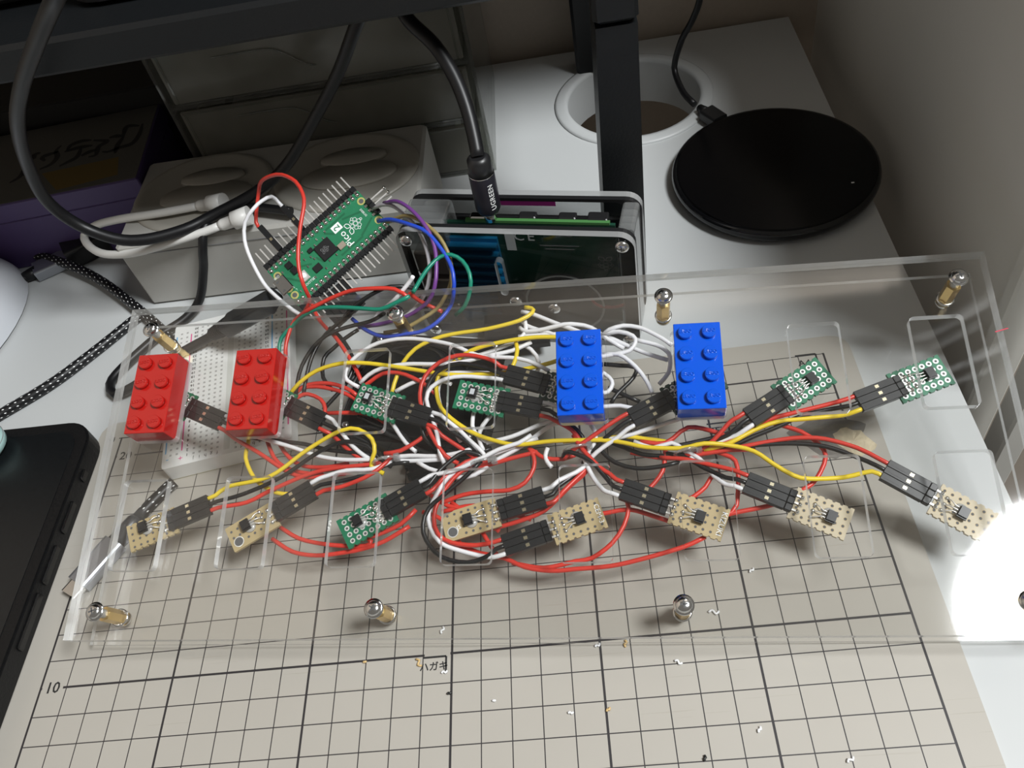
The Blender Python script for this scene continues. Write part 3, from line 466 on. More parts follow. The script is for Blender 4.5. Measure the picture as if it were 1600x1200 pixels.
# ================================================================== loose wires
def wire(cl, label, pts, r=.82, group='loose jumper wires in the tangle', name='jumper_wire', cat='wire', mtl=None):
    o0 = Vector(pts[0]); p = smooth_path([Vector(q)-o0 for q in pts])
    return tag(obj(name, MB().tube(p, r, 8), mtl or WIRE[cl], None, T(*o0)), label, cat, group)
for cl, label, pts in [('w', 'white wire arching beneath the standoff above the tangle', [(118.9, 194.6, 32.7), (114.3, 197.6, 34.1), (114.0, 200.8, 35.7), (117.0, 204.7, 37.5), (124.3, 208.9, 39.3), (131.6, 209.8, 40.2), (139.0, 209.5, 40.3), (148.3, 207.2, 40.0), (157.7, 203.6, 39.3), (163.2, 200.2, 38.1), (169.4, 198.0, 37.2), (181.1, 195.8, 36.5), (187.6, 192.9, 35.4), (192.3, 189.7, 34.2)]), ('w', 'white wire arching just right of the red bricks over the third slot', [(119.4, 196.1, 33.1), (123.2, 197.9, 35.2), (129.2, 198.9, 37.1), (138.8, 199.1, 37.3), (150.2, 197.5, 37.0), (159.5, 197.0, 36.9), (169.9, 198.1, 37.4), (179.1, 199.6, 36.9), (186.5, 202.7, 36.8)]), ('y', 'yellow printed wire arching from the red brick across the third slot', [(90.5, 194.5, 32.3), (95.9, 197.2, 36.2), (103.3, 200.9, 38.1), (113.0, 201.9, 39.3), (121.5, 201.3, 38.7), (130.9, 199.3, 37.8), (141.0, 196.7, 36.6), (151.9, 193.9, 35.3), (161.5, 192.6, 34.3), (176.0, 192.1, 33.7), (189.6, 193.0, 34.1), (196.6, 194.3, 34.5)]), ('y', 'yellow wire rising from the white plug ends at the computer case', [(185.1, 218.2, 40.0), (187.8, 216.8, 40.3), (188.0, 214.6, 40.4), (182.7, 211.4, 40.2), (170.4, 209.5, 39.9), (158.5, 209.1, 40.0), (150.3, 208.0, 39.9), (141.9, 205.7, 38.1), (137.0, 201.8, 35.9), (134.9, 199.2, 34.1), (132.7, 194.4, 32.3), (131.5, 190.7, 30.7)]), ('y', 'yellow printed wire passing just left of the left blue brick', [(158.6, 198.4, 37.3), (163.5, 200.7, 38.5), (172.5, 201.9, 39.5), (186.1, 202.7, 39.4), (196.9, 201.8, 38.7), (204.6, 199.9, 38.3)]), ('y', 'short yellow wire dropping to the plug left of the blue bricks', [(180.8, 202.7, 37.7), (181.1, 199.0, 37.2), (179.8, 194.2, 36.4), (177.6, 190.5, 35.3)]), ('y', 'yellow wire curling out over the near edge of the breadboard', [(75.6, 183.7, 28.1), (74.6, 176.6, 26.4), (74.4, 172.5, 25.5), (76.9, 166.7, 24.2), (80.6, 162.1, 23.2), (87.7, 157.8, 21.8), (92.3, 157.0, 21.4)]), ('r', 'red wire curve sweeping left from the near green sensor board, upper strand', [(89.2, 145.5, 17.6), (96.4, 140.8, 16.5), (105.4, 137.9, 15.9), (114.5, 136.2, 15.6), (121.6, 135.5, 15.6), (123.5, 136.8, 16.0), (121.7, 138.3, 16.5), (125.8, 138.5, 17.1), (134.7, 141.1, 18.5), (140.5, 145.3, 20.3)]), ('r', 'red wire curve below the near green sensor board, lower strand', [(86.0, 142.0, 16.1), (94.0, 136.6, 14.8), (103.2, 134.3, 14.4), (112.3, 134.2, 14.6), (120.1, 134.7, 15.0), (128.1, 136.5, 15.6), (137.5, 140.8, 16.9)]), ('r', 'long red wire sweeping along the near edge under the white-word board', [(151.2, 133.3, 15.0), (160.1, 129.7, 14.2), (170.7, 126.4, 13.5), (177.6, 122.7, 12.7), (186.2, 120.6, 12.3), (194.9, 120.3, 12.4), (207.0, 120.1, 12.6), (219.1, 121.5, 13.3), (231.5, 123.7, 14.2), (238.9, 126.1, 15.0)]), ('r', 'red wire bending round under the board lettered CEM-3', [(173.2, 124.9, 12.3), (184.1, 122.2, 11.8), (195.1, 123.2, 12.4), (200.6, 123.6, 12.7), (207.8, 127.6, 14.1), (212.6, 133.0, 15.8), (214.9, 138.7, 17.6), (214.1, 142.7, 18.7)]), ('r', 'red wire crossing above the board lettered JS', [(149.4, 147.8, 18.8), (157.4, 149.8, 19.4), (165.8, 150.0, 19.6), (174.1, 149.6, 19.6), (179.8, 151.6, 20.2), (183.3, 156.3, 21.5), (183.7, 160.4, 22.7), (182.1, 163.9, 23.6)]), ('r', 'red wire waving between the second and third cable ties', [(182.1, 164.1, 23.4), (184.7, 161.9, 22.8), (187.8, 159.6, 22.2), (194.1, 158.6, 22.0), (200.0, 160.0, 22.5)]), ('r', 'red wire loop hanging below the worn patch of the mat', [(267.5, 162.5, 24.5), (276.8, 157.9, 23.4), (281.7, 152.8, 22.1), (282.9, 148.6, 21.0), (280.0, 143.4, 19.6), (276.3, 139.7, 18.6), (271.0, 137.5, 17.9)]), ('r', 'red wire descending beneath the right blue brick to the grid', [(230.3, 157.9, 22.8), (229.5, 154.2, 21.7), (228.1, 150.0, 20.5), (224.7, 146.2, 19.4), (220.5, 142.9, 18.5)]), ('r', 'red wire loop beside the pale tan board', [(245.4, 155.2, 22.2), (251.9, 152.2, 21.3), (253.4, 148.5, 20.2), (251.9, 139.1, 17.5), (249.1, 133.9, 15.9), (239.6, 132.8, 15.4), (231.3, 134.8, 15.9)]), ('r', 'red wire crossing below the pale tan board', [(241.5, 131.8, 15.1), (248.2, 133.4, 15.6), (261.5, 134.7, 16.1), (269.8, 136.4, 16.7)]), ('r', 'short red wire coming out above the white-word board', [(246.7, 147.4, 20.0), (243.8, 145.6, 19.5), (241.6, 142.9, 18.7), (237.3, 140.2, 17.9), (233.1, 138.4, 17.4)]), ('r', 'red wire running left and right under the white-word board', [(194.3, 137.3, 16.1), (207.9, 138.2, 16.5), (215.2, 138.5, 16.6), (222.7, 135.5, 15.9), (227.8, 133.2, 15.3)]), ('r', 'red wire rising from the board lettered JS to the third tie', [(151.1, 134.3, 14.8), (158.1, 135.7, 15.5), (165.0, 136.6, 16.1), (174.2, 137.7, 16.8), (183.4, 139.7, 17.7), (188.2, 142.1, 18.6), (195.5, 147.8, 20.6), (201.9, 152.5, 21.9), (203.8, 157.8, 23.4)]), ('r', 'red wire arching beside the red brick above the gap', [(92.6, 196.9, 32.0), (98.3, 198.9, 32.8), (106.7, 198.1, 33.0), (114.0, 194.9, 32.4), (118.2, 191.3, 31.8)]), ('r', 'second red wire arching beside the red brick, slightly lower', [(91.2, 194.7, 31.0), (95.0, 197.9, 32.0), (101.5, 198.0, 32.1), (110.6, 195.0, 31.3), (116.5, 191.4, 30.4), (119.8, 188.4, 29.6)]), ('r', 'small red loop between the red brick and the third slot', [(92.6, 192.6, 31.8), (95.6, 194.3, 32.3), (98.7, 194.4, 32.4), (103.7, 191.7, 31.7), (105.6, 187.6, 30.6), (104.9, 183.7, 29.5)]), ('r', 'red wire arch above the third-slot green board', [(120.2, 194.1, 32.6), (123.7, 195.7, 33.8), (128.8, 197.7, 35.2), (134.7, 197.6, 34.9), (140.3, 195.0, 33.8), (144.9, 191.9, 32.6), (148.6, 188.1, 31.2)]), ('r', 'red wire running across below the third-slot green board', [(105.8, 186.5, 29.2), (114.6, 185.7, 28.9), (123.3, 183.9, 28.4), (128.3, 180.4, 27.3)]), ('r', 'red wire curving up beside the first cable tie', [(128.8, 167.2, 25.7), (135.0, 167.8, 25.5), (141.7, 171.1, 26.1), (145.1, 173.8, 26.6), (148.5, 177.5, 27.2)]), ('r', 'red wire slanting down from the controller board into the tangle', [(94.3, 242.9, 36.0), (100.0, 230.1, 36.0), (109.8, 215.5, 39.4), (114.7, 207.5, 37.0), (118.6, 200.0, 34.7), (120.1, 196.1, 32.6)]), ('r', 'red wire looping by the near corner of the breadboard', [(82.1, 178.9, 25.8), (85.0, 172.4, 24.0), (89.5, 168.2, 22.9), (95.9, 165.5, 22.2), (104.7, 163.5, 21.8)]), ('r', 'second red wire looping by the corner of the breadboard', [(87.3, 176.9, 25.2), (91.1, 171.7, 23.8), (97.0, 167.8, 22.8), (105.8, 166.3, 22.5), (114.5, 166.8, 22.7)]), ('r', 'red wire buried in the coil left of the JS board, deep strand', [(142.2, 145.6, 17.7), (149.1, 142.2, 16.8), (155.6, 133.1, 14.3), (164.4, 128.3, 13.1)]), ('r', 'red wire buried in the coil left of the JS board, middle strand', [(144.2, 152.3, 19.3), (151.5, 146.9, 17.9), (160.7, 143.7, 17.1), (169.4, 136.1, 15.1)]), ('r', 'red wire buried in the coil left of the JS board, upper strand', [(149.1, 145.1, 17.2), (160.8, 146.0, 17.6), (172.1, 142.6, 16.8), (180.9, 139.0, 15.8)]), ('r', 'dark red strand under the board lettered JS', [(152.7, 148.1, 18.1), (160.5, 141.1, 16.2), (165.7, 132.2, 13.8), (168.8, 127.2, 12.4)]), ('r', 'red strand crossing the second cable tie towards the blue brick', [(149.9, 157.5, 22.1), (157.4, 158.4, 22.2), (165.9, 159.2, 22.3), (175.8, 160.9, 22.7), (185.2, 162.3, 22.9)]), ('r', 'red strand crossing to the right blue brick', [(221.8, 161.3, 23.6), (230.6, 159.7, 23.3), (239.1, 164.3, 24.6), (248.6, 161.2, 23.9), (254.5, 157.3, 22.9)]), ('r', 'red strand below the fourth cable tie', [(218.0, 158.1, 22.1), (229.8, 154.6, 21.3), (239.8, 154.4, 21.3), (249.8, 155.0, 21.6), (260.5, 154.1, 21.5)]), ('w', 'white wire from the case plugs to the left blue brick, topmost', [(183.6, 217.3, 38.7), (188.1, 214.8, 39.1), (195.9, 209.4, 38.7), (204.2, 204.0, 38.4), (210.5, 199.8, 37.3)]), ('w', 'white wire from the case plugs passing behind the left blue brick', [(183.1, 214.2, 37.4), (185.2, 211.1, 37.2), (189.2, 208.4, 37.1), (193.5, 206.0, 37.1), (198.6, 202.7, 36.9)]), ('w', 'white wire arching from the case plugs over the left blue brick', [(182.4, 210.8, 36.9), (185.1, 207.9, 37.3), (192.3, 207.1, 38.4), (199.5, 207.0, 39.7), (204.5, 206.7, 39.0), (209.5, 205.1, 38.0), (215.1, 200.1, 36.0), (220.5, 196.0, 34.3)]), ('w', 'white wire running straight from the case plugs to the left blue brick', [(181.6, 207.2, 35.9), (189.0, 206.2, 36.4), (196.4, 205.1, 36.9), (203.6, 203.8, 37.3)]), ('w', 'white wire hanging from the case plugs into the tangle', [(184.5, 214.1, 38.4), (184.8, 209.5, 37.1), (183.2, 206.9, 36.3), (179.5, 204.8, 35.7), (171.5, 202.5, 35.0), (161.4, 200.8, 34.4), (153.9, 200.3, 34.1), (143.9, 200.1, 34.0)]), ('w', 'white wire arching high right of the left blue brick', [(213.5, 202.4, 36.0), (216.0, 202.1, 39.0), (221.4, 203.2, 39.0), (226.4, 202.2, 38.3), (229.5, 200.8, 37.6), (234.8, 197.0, 36.2), (237.9, 194.1, 35.0)]), ('w', 'white wire loop turning back beside the left blue brick', [(213.0, 202.0, 36.9), (219.4, 200.8, 38.7), (224.3, 198.4, 38.0), (224.9, 195.9, 37.1), (222.4, 193.1, 36.2), (218.4, 192.7, 35.9), (212.5, 192.3, 35.7), (208.5, 192.1, 35.6)]), ('w', 'white wire between the two blue bricks, curling down', [(225.1, 198.2, 36.0), (232.3, 195.4, 34.9), (235.4, 193.2, 33.9), (236.7, 190.5, 32.8), (235.4, 185.0, 30.9), (231.4, 181.1, 29.7)]), ('w', 'white wire between the two blue bricks, straight', [(214.4, 202.2, 35.9), (223.8, 195.9, 34.1), (229.7, 192.6, 33.1), (235.8, 189.7, 32.2)]), ('w', 'white wire arching down to the plug of the right blue brick', [(212.1, 193.6, 35.0), (218.3, 191.9, 36.2), (223.7, 186.6, 34.5), (226.9, 181.0, 32.6), (228.3, 176.5, 31.0)]), ('w', 'white wire tip peeking out right of the left blue brick', [(210.9, 188.5, 32.1), (213.9, 185.6, 31.3), (214.7, 183.0, 30.6), (212.8, 180.3, 29.8), (209.5, 180.0, 29.7)]), ('w', 'white wire crossing below the left blue brick sideways', [(208.9, 175.0, 28.3), (216.7, 174.5, 28.2), (223.3, 172.2, 27.7), (232.4, 172.0, 27.7)]), ('w', 'white wire slanting under the left blue brick', [(166.8, 167.5, 24.7), (176.4, 168.7, 25.1), (186.0, 171.6, 26.0), (193.2, 173.1, 26.5), (200.3, 173.4, 26.7)]), ('w', 'second white wire slanting under the left blue brick', [(168.8, 160.2, 22.7), (178.4, 164.2, 23.9), (184.5, 167.5, 24.9), (190.7, 171.0, 25.9), (197.9, 173.2, 26.6)]), ('w', 'white wire hanging under the left-of-blue green board', [(162.7, 179.4, 27.9), (162.0, 174.6, 26.6), (163.5, 170.8, 25.5), (166.9, 168.0, 24.8)]), ('w', 'white wire leg under the left-of-blue green board', [(169.4, 177.8, 27.6), (165.8, 174.1, 26.5), (164.1, 169.5, 25.2), (165.7, 164.6, 23.8)]), ('w', 'white printed wire running along the first cable tie', [(128.5, 166.0, 24.4), (138.2, 165.8, 24.5), (147.8, 164.5, 24.2), (156.1, 164.6, 24.4), (162.1, 165.8, 24.8)]), ('w', 'second white wire running along the first cable tie', [(127.8, 165.5, 23.7), (138.0, 164.3, 23.4), (148.5, 163.5, 23.3), (156.0, 164.1, 23.6)]), ('w', 'white wire slanting beside the third-slot green board', [(129.7, 182.4, 28.4), (133.3, 176.5, 26.8), (136.7, 171.2, 25.3), (140.5, 167.4, 24.3)]), ('w', 'white wire weaving beside the coil left of the blue bricks', [(154.9, 191.0, 32.1), (151.2, 192.7, 32.3), (149.6, 189.0, 31.1), (150.7, 181.9, 28.9), (154.1, 175.7, 27.0), (157.4, 169.1, 25.0)]), ('w', 'white wire crossing right of the third slot', [(133.1, 191.3, 31.3), (138.7, 193.6, 32.0), (145.7, 195.2, 32.6), (153.7, 196.0, 32.8), (162.4, 195.0, 32.7), (173.3, 193.0, 32.3)]), ('w', 'white wire curve in the far tangle', [(179.6, 202.4, 34.7), (183.8, 203.1, 35.0), (187.8, 198.4, 33.7), (188.4, 193.4, 32.3), (185.7, 190.0, 31.3)]), ('w', 'white wire slipping under the coil to the near row', [(140.8, 163.6, 23.1), (145.1, 160.7, 22.3), (149.8, 158.8, 21.8), (155.8, 156.2, 21.2), (161.9, 156.5, 21.3), (166.8, 159.1, 22.1)]), ('w', 'white wire going down from the third tie', [(189.0, 162.9, 23.7), (187.9, 160.3, 22.9), (188.4, 157.9, 22.2), (189.8, 155.9, 21.7)]), ('w', 'white wire running from the right plug towards the fourth tie', [(219.6, 161.3, 24.0), (225.9, 158.2, 23.2), (232.7, 159.2, 23.6), (236.3, 156.1, 22.7), (240.4, 151.5, 21.5)]), ('w', 'pale wire curving under the right blue brick plug', [(206.1, 162.9, 24.3), (216.5, 163.5, 24.6), (226.9, 165.5, 25.2), (236.2, 167.4, 25.9), (243.0, 167.7, 26.0)]), ('k', 'black wire loop rising beside the second red brick, outer', [(93.2, 194.8, 31.4), (94.3, 199.6, 34.3), (96.5, 205.1, 37.4), (101.2, 211.2, 40.2), (106.9, 214.8, 42.3), (115.0, 217.5, 42.6), (124.2, 219.0, 42.6), (132.2, 214.8, 50.0)]), ('k', 'black wire loop rising beside the second red brick, inner', [(96.1, 194.6, 31.0), (97.5, 200.3, 34.1), (99.9, 207.4, 37.6), (103.9, 214.4, 40.3), (109.1, 218.5, 42.3), (118.1, 219.2, 48.0), (125.0, 225.7, 50.0)]), ('k', 'black wire loop in the gap left of the third slot', [(107.8, 196.1, 30.9), (103.8, 201.7, 32.6), (104.0, 209.6, 35.0), (107.7, 213.0, 36.2), (112.9, 216.7, 37.5), (118.2, 219.4, 38.5)]), ('k', 'second black wire in the gap left of the third slot', [(104.1, 188.8, 28.8), (113.0, 197.9, 31.7), (116.1, 205.2, 33.9), (114.2, 212.1, 36.0), (110.3, 217.9, 37.8), (106.3, 221.9, 39.1)]), ('k', 'black wire behind the third slot, bending right', [(114.2, 197.9, 31.5), (119.3, 203.7, 33.2), (128.4, 208.5, 34.8), (138.7, 210.1, 35.5), (148.9, 206.5, 34.7), (153.7, 200.0, 33.0)]), ('k', 'black wire passing under the yellow printed wire', [(118.1, 202.4, 33.0), (123.2, 207.0, 34.4), (131.0, 209.1, 35.1), (138.6, 204.8, 34.0), (144.8, 196.1, 31.7), (148.3, 187.9, 29.5)]), ('k', 'black wire by the far standoff in the tangle', [(128.4, 215.9, 36.6), (133.5, 211.1, 35.4), (141.3, 211.1, 35.4), (151.3, 207.2, 34.5), (161.0, 198.0, 32.0)]), ('k', 'black wire under the third-slot green board', [(118.2, 184.4, 28.0), (125.8, 179.5, 26.9), (134.4, 175.9, 26.2), (140.5, 168.9, 24.5), (150.0, 164.1, 23.5)]), ('k', 'black wire curving below the third-slot green board', [(104.5, 178.4, 26.4), (113.2, 179.9, 26.8), (123.3, 179.1, 26.8), (130.7, 175.2, 25.8), (138.0, 171.9, 24.9)]), ('k', 'black wire next to the coil left of the blue bricks', [(151.0, 167.8, 24.1), (157.1, 164.2, 23.2), (163.0, 164.4, 23.3), (168.6, 165.6, 23.8)]), ('k', 'black wire between the blue bricks, hooked', [(212.6, 192.0, 31.6), (218.2, 190.7, 31.3), (223.8, 189.2, 31.0), (222.6, 185.4, 29.9), (216.1, 180.1, 28.3), (213.4, 176.8, 27.4)]), ('k', 'black wire between the blue bricks, straight', [(213.0, 183.0, 28.7), (218.4, 179.6, 27.8), (223.7, 176.2, 26.9)]), ('k', 'black wire sagging right of the third tie', [(206.1, 163.1, 24.1), (208.6, 158.5, 23.0), (212.4, 154.5, 22.1), (219.2, 151.6, 21.6), (227.4, 151.2, 21.7), (234.3, 151.9, 22.2)]), ('k', 'black wire along the bundle below the right blue brick', [(210.6, 162.6, 23.8), (216.0, 159.9, 23.1), (221.9, 156.7, 22.3), (229.9, 155.2, 22.0), (239.8, 155.0, 22.0), (249.8, 155.1, 22.2), (258.5, 155.0, 22.3)]), ('k', 'second black wire along the bundle below the right blue brick', [(213.0, 164.0, 23.7), (221.7, 160.7, 22.9), (232.6, 158.6, 22.5), (241.6, 159.2, 22.7), (250.7, 160.3, 23.1), (257.6, 162.2, 23.8)]), ('y', 'yellow wire along the bundle below the right blue brick', [(194.7, 164.6, 24.2), (208.5, 163.9, 24.0), (216.5, 163.9, 24.0), (224.2, 162.1, 23.5), (230.7, 160.4, 23.0), (235.8, 157.6, 22.2)]), ('g', 'green wire dropping behind the second red brick', [(144.3, 214.0, 58.0), (138.2, 213.4, 56.0), (132.2, 213.3, 54.0), (124.2, 216.1, 53.0), (114.2, 219.5, 52.0), (105.5, 222.3, 50.0), (99.9, 222.4, 48.0), (91.8, 223.7, 41.5), (86.7, 219.6, 39.3), (85.5, 215.0, 36.9), (86.3, 208.9, 35.2)]), ('r', 'red wire dropping behind the second red brick beside the green one', [(143.8, 215.0, 56.0), (138.4, 218.8, 58.0), (129.1, 220.9, 58.0), (120.7, 223.4, 56.0), (113.4, 223.6, 54.0), (107.9, 223.4, 52.0), (101.4, 222.4, 50.0), (92.5, 225.1, 42.4), (89.6, 219.7, 39.8), (88.3, 214.3, 37.2), (89.2, 206.9, 35.1)]), ('b', 'blue wire making a wide loop in front of the computer case', [(128.9, 259.7, 58.0), (135.4, 254.8, 62.0), (144.2, 247.5, 64.0), (151.3, 242.3, 63.0), (157.7, 233.3, 58.0), (160.0, 226.0, 55.0), (159.2, 221.2, 50.0), (156.2, 222.4, 41.9), (152.6, 218.3, 40.3), (147.8, 215.2, 39.0), (142.8, 214.0, 38.2), (137.1, 214.3, 37.9), (128.9, 214.3, 37.9), (121.7, 218.0, 39.0), (115.9, 223.7, 40.7)]), ('p', 'purple wire making a wide loop in front of the computer case', [(131.3, 268.5, 60.0), (138.7, 261.6, 65.0), (145.4, 253.3, 66.0), (150.9, 244.6, 64.0), (153.5, 237.4, 60.0), (153.6, 229.4, 56.0), (152.1, 223.3, 52.0), (148.0, 222.0, 46.0), (139.3, 222.2, 40.1), (128.8, 220.4, 39.2), (118.2, 220.2, 38.8)]), ('s', 'grey wire running inside the purple loop', [(124.6, 271.9, 55.0), (129.9, 268.8, 59.0), (135.6, 264.3, 61.0), (141.9, 256.2, 61.0), (146.5, 249.0, 59.0), (149.1, 241.6, 56.0), (150.0, 234.4, 53.0), (148.4, 229.4, 48.0), (144.0, 225.6, 43.0), (136.6, 221.9, 39.4), (126.0, 220.3, 38.7), (117.0, 221.8, 38.8)]), ('o', 'ochre wire looping behind the purple one', [(132.0, 261.0, 56.0), (141.7, 255.8, 62.0), (149.0, 249.2, 63.0), (155.4, 242.2, 60.0), (158.6, 234.5, 55.0), (158.1, 227.3, 50.0), (155.0, 223.8, 46.0), (150.5, 223.3, 40.5), (144.4, 220.1, 39.2), (136.4, 217.1, 37.9), (128.6, 216.6, 37.7)]), ('g', 'green wire hooking in front of the computer case', [(144.9, 217.9, 56.0), (149.9, 227.7, 57.0), (155.2, 233.1, 58.0), (159.7, 233.6, 58.0), (163.8, 231.3, 56.0), (166.2, 225.9, 54.0), (165.7, 221.7, 50.0), (162.3, 219.2, 44.0), (157.7, 219.9, 39.1)]), ('k', 'black wire arching over the green one behind the stand', [(111.9, 223.7, 40.7), (117.8, 217.7, 50.0), (122.2, 218.8, 53.0), (130.5, 220.9, 56.0), (135.9, 222.6, 56.0), (142.9, 223.0, 54.0), (147.6, 225.0, 48.0)]), ('w', 'white wire with a bare tip standing up behind the stand', [(125.1, 221.7, 40.3), (127.2, 223.7, 41.9), (137.4, 217.5, 54.0), (144.6, 219.7, 60.0), (146.3, 220.0, 62.0)]), ('r', 'red wire diving from the loop group behind the stand', [(142.4, 221.9, 52.0), (144.6, 223.3, 46.0), (148.3, 224.6, 40.3), (152.1, 222.3, 39.7)])]:
    wire(cl, label, pts)
# clear cable ties
for (x, y, r, lab) in [(95.42, 40.24, 4.2, 'first clear cable tie, near the third slot'), (131.47, 37.89, 4.2, 'second clear cable tie, above the board lettered JS'), (165.3, 41.78, 4.4, 'third clear cable tie, just below the left blue brick'), (203.19, 39.3, 4.0, 'fourth clear cable tie, just below the right blue brick')]:
    mb = MB(); pts = [(r*math.cos(a*math.pi/14), 0, r*.75*math.sin(a*math.pi/14)) for a in range(29)]
    mb.tube(pts, .55, 6).box((r+.4, 0, 0), (2.0, 2.6, 2.4))
    tag(obj('cable_tie', mb, TIE, None, PLATE@T(x, y, -10)@RZ(12)), lab, 'cable tie', 'clear cable ties round the wire bundles')

# ================================================================== breadboard under the stand
BBF = T(49.7, 229.3, 0.1)@RZ(189.0)
t = thing('breadboard', 'white solderless breadboard lying under the red bricks', 'breadboard', BBF)
W2, L2 = 27.5, 41.5
mb = MB().prism(rrect(-W2, -L2, W2, L2, 1.5), .6, 8.5)
obj('body', mb, BBOARD, t)
obj('backing_pad', MB().prism(rrect(-W2+.3, -L2+.3, W2-.3, L2-.3, 1), 0, .6), mat('yellowed_foam', (.72, .68, .36), .8), t)
obj('centre_groove', MB().box((0, 0, 8.52), (2.6, 78, .06)), BB_GROOVE, t)
hs = MB()
for r in range(30):
    y = (14.5-r)*2.54
    for c in range(5):
        for sgn in (-1, 1): hs.box((sgn*(3.9+c*2.54), y, 8.53), (.95, .95, .05))
for r in range(25):
    y = (12-r)*2.54+(.0 if True else 0)-(r//5-2)*2.54*.2
    for sgn in (-1, 1):
        for x in (21.3, 24.0): hs.box((sgn*x, y*1.12, 8.53), (.95, .95, .05))
ho = obj('contact_holes', hs, HOLE_LIGHT, t); ho['kind'] = 'stuff'
for sgn in (-1, 1):
    obj('rail_line', MB().box((sgn*26.2, 0, 8.52), (.55, 68, .05)), INK_B if sgn > 0 else INK_R, t)
    obj('rail_line', MB().box((sgn*19.3, 0, 8.52), (.55, 68, .05)), INK_R if sgn > 0 else INK_B, t)
    text('row_numbers', '\n'.join(str(k) for k in range(1, 31)), 1.9, INK_K, t, T(sgn*16.9, 0, 8.54), depth=.03, line=2.54/1.9, bold=.04)
for c, ch in enumerate('abcde'): text('column_letter', ch, 2.4, INK_K, t, T(-14.06+c*2.54, 39.4, 8.54), depth=.03)
for c, ch in enumerate('fghij'): text('column_letter', ch, 2.4, INK_K, t, T(3.9+c*2.54, 39.4, 8.54), depth=.03)
text('polarity_mark', '+', 4, INK_R, t, T(19.6, 37.6, 8.54), depth=.03); text('polarity_mark', '-', 4, INK_B, t, T(25.2, 37.6, 8.54), depth=.03)

# ================================================================== microcontroller board
PF = Matrix([[-0.59545, -0.80182, 0.0502, 104.41759], [0.67901, -0.53568, -0.50199, 259.6334], [0.42939, -0.26482, 0.86342, 48.09291], [0.0, 0.0, 0.0, 1.0]])
t = thing('controller_board', 'green microcontroller board with pin rows, propped behind the stand', 'circuit board', PF)
obj('board', MB().prism(rrect(-10.5, -25.5, 10.5, 25.5, .8), -1, 0), PCB_P, t)
pin_me = MB().box((0, 0, 0), (7.2, .62, .62), bev=.1).mesh('header_pin', STEEL)
blob = MB().lathe([(1.0, 0), (.95, .3), (.5, .95), (0, 1.05)], 12).box((.9, 0, .1), (2.2, 1.3, .2)).mesh('solder_joint', SOLDER)
for sgn in (-1, 1):
    hb = MB()
    for k in range(20): hb.box((sgn*12.0, (9.5-k)*2.54, -.6), (2.5, 2.46, 2.5), bev=.28)
    obj('header_strip', hb, HOUS, t)
    for k in range(20):
        link('header_pin', pin_me, t, T(sgn*16.6, (9.5-k)*2.54, -.7)); link('solder_joint', blob, t, T(sgn*8.9, (9.5-k)*2.54, 0)@RZ(0 if sgn > 0 else 180))
for x in (-5.7, 5.7):
    for y in (-23.5, 23.5): obj('corner_hole', MB().ring(0, 1.05, .04, 16, 0, T(x, y, 0)), HOLE, t); obj('corner_pad', MB().ring(1.05, 1.75, .03, 16, 0, T(x, y, 0)), mat('bare_copper', (.45, .42, .14), .4), t)
obj('usb_port', MB().box((0, 24.2, 1.3), (7.6, 5.8, 2.6), bev=.35), CHROME, t)
obj('usb_port_slots', MB().box((-2.3, 25.3, 2.62), (.7, 1.3, .06)).box((2.3, 25.3, 2.62), (.7, 1.3, .06)), HOLE, t)
ch = obj('processor_chip', MB().box((0, 1, .45), (7.6, 7.6, .9), bev=.15), BLK, t)
obj('memory_chip', MB().box((-3.7, 8.8, .4), (3, 3.6, .8), bev=.1), BLK, t)
obj('regulator_chip', MB().box((5.6, 17, .5), (2.8, 2.8, .9), bev=.1), BLK, t)
obj('small_chip', MB().box((2.2, 16.6, .6), (3.0, 2.6, 1.1), bev=.1), BLK, t)
obj('small_chip', MB().box((4.2, 6.2, .5), (1.8, 2.2, .9), bev=.1), BLK, t)
obj('crystal', MB().box((-3.5, -4.9, .45), (2.6, 3.4, .9), bev=.1), mat('crystal_can', (.55, .47, .38), .35, .6), t)
obj('button', MB().box((-2.5, 15.2, .5), (4.4, 3.3, 1.0), bev=.2), STEEL, t); obj('button_cap', MB().cyl(1.15, 1.0, 1.5, 16, 0, T(-2.5, 15.2, 0)), INK_W, t)
cps = MB()
for (x, y) in [(4.6, -1.2), (4.6, 3.4), (-4.8, 3.0), (-4.8, -.8), (6.1, 1.2), (6.1, 9.4), (3.0, 10.6), (-.4, 11.4), (5.6, 12.8), (-6.1, 12.0), (-6.0, -6.8), (.4, 7.2), (2.0, 7.8), (6.3, -3.6), (-6.3, 6.2), (-6.4, 20.5), (5.2, 21.0)]:
    cps.box((x, y, .25), (1.1, .6, .5), bev=.08)
o = obj('chip_parts', cps, SOLDER, t); o['kind'] = 'stuff'
trc = MB()
for (x, y, l, a) in [(3.6, -17, 10, 70), (-4.4, -18, 9, 110), (-6.5, -8, 12, 90), (6.6, -9, 12, 90), (1.5, 13, 8, 60), (-.5, 19.5, 9, 35), (4.2, -4.5, 5, 45), (-1.5, 5.8, 4, 20)]:
    trc.box((0, 0, .015), (l, .9, .03), M=T(x, y, 0)@RZ(a))
obj('copper_traces', trc, mat('dark_green_trace', (.012, .125, .055), .4), t)
text('board_lettering', 'Pico', 4.4, INK_W, t, T(-2.5, -8.4, .04), depth=.03, bold=.03)
obj('number_box', MB().box((4.1, -8.3, .03), (3.4, 4.3, .03)), INK_W, t); text('board_lettering', '2', 4.0, PCB_P, t, T(4.1, -8.4, .06), depth=.03, bold=.05)
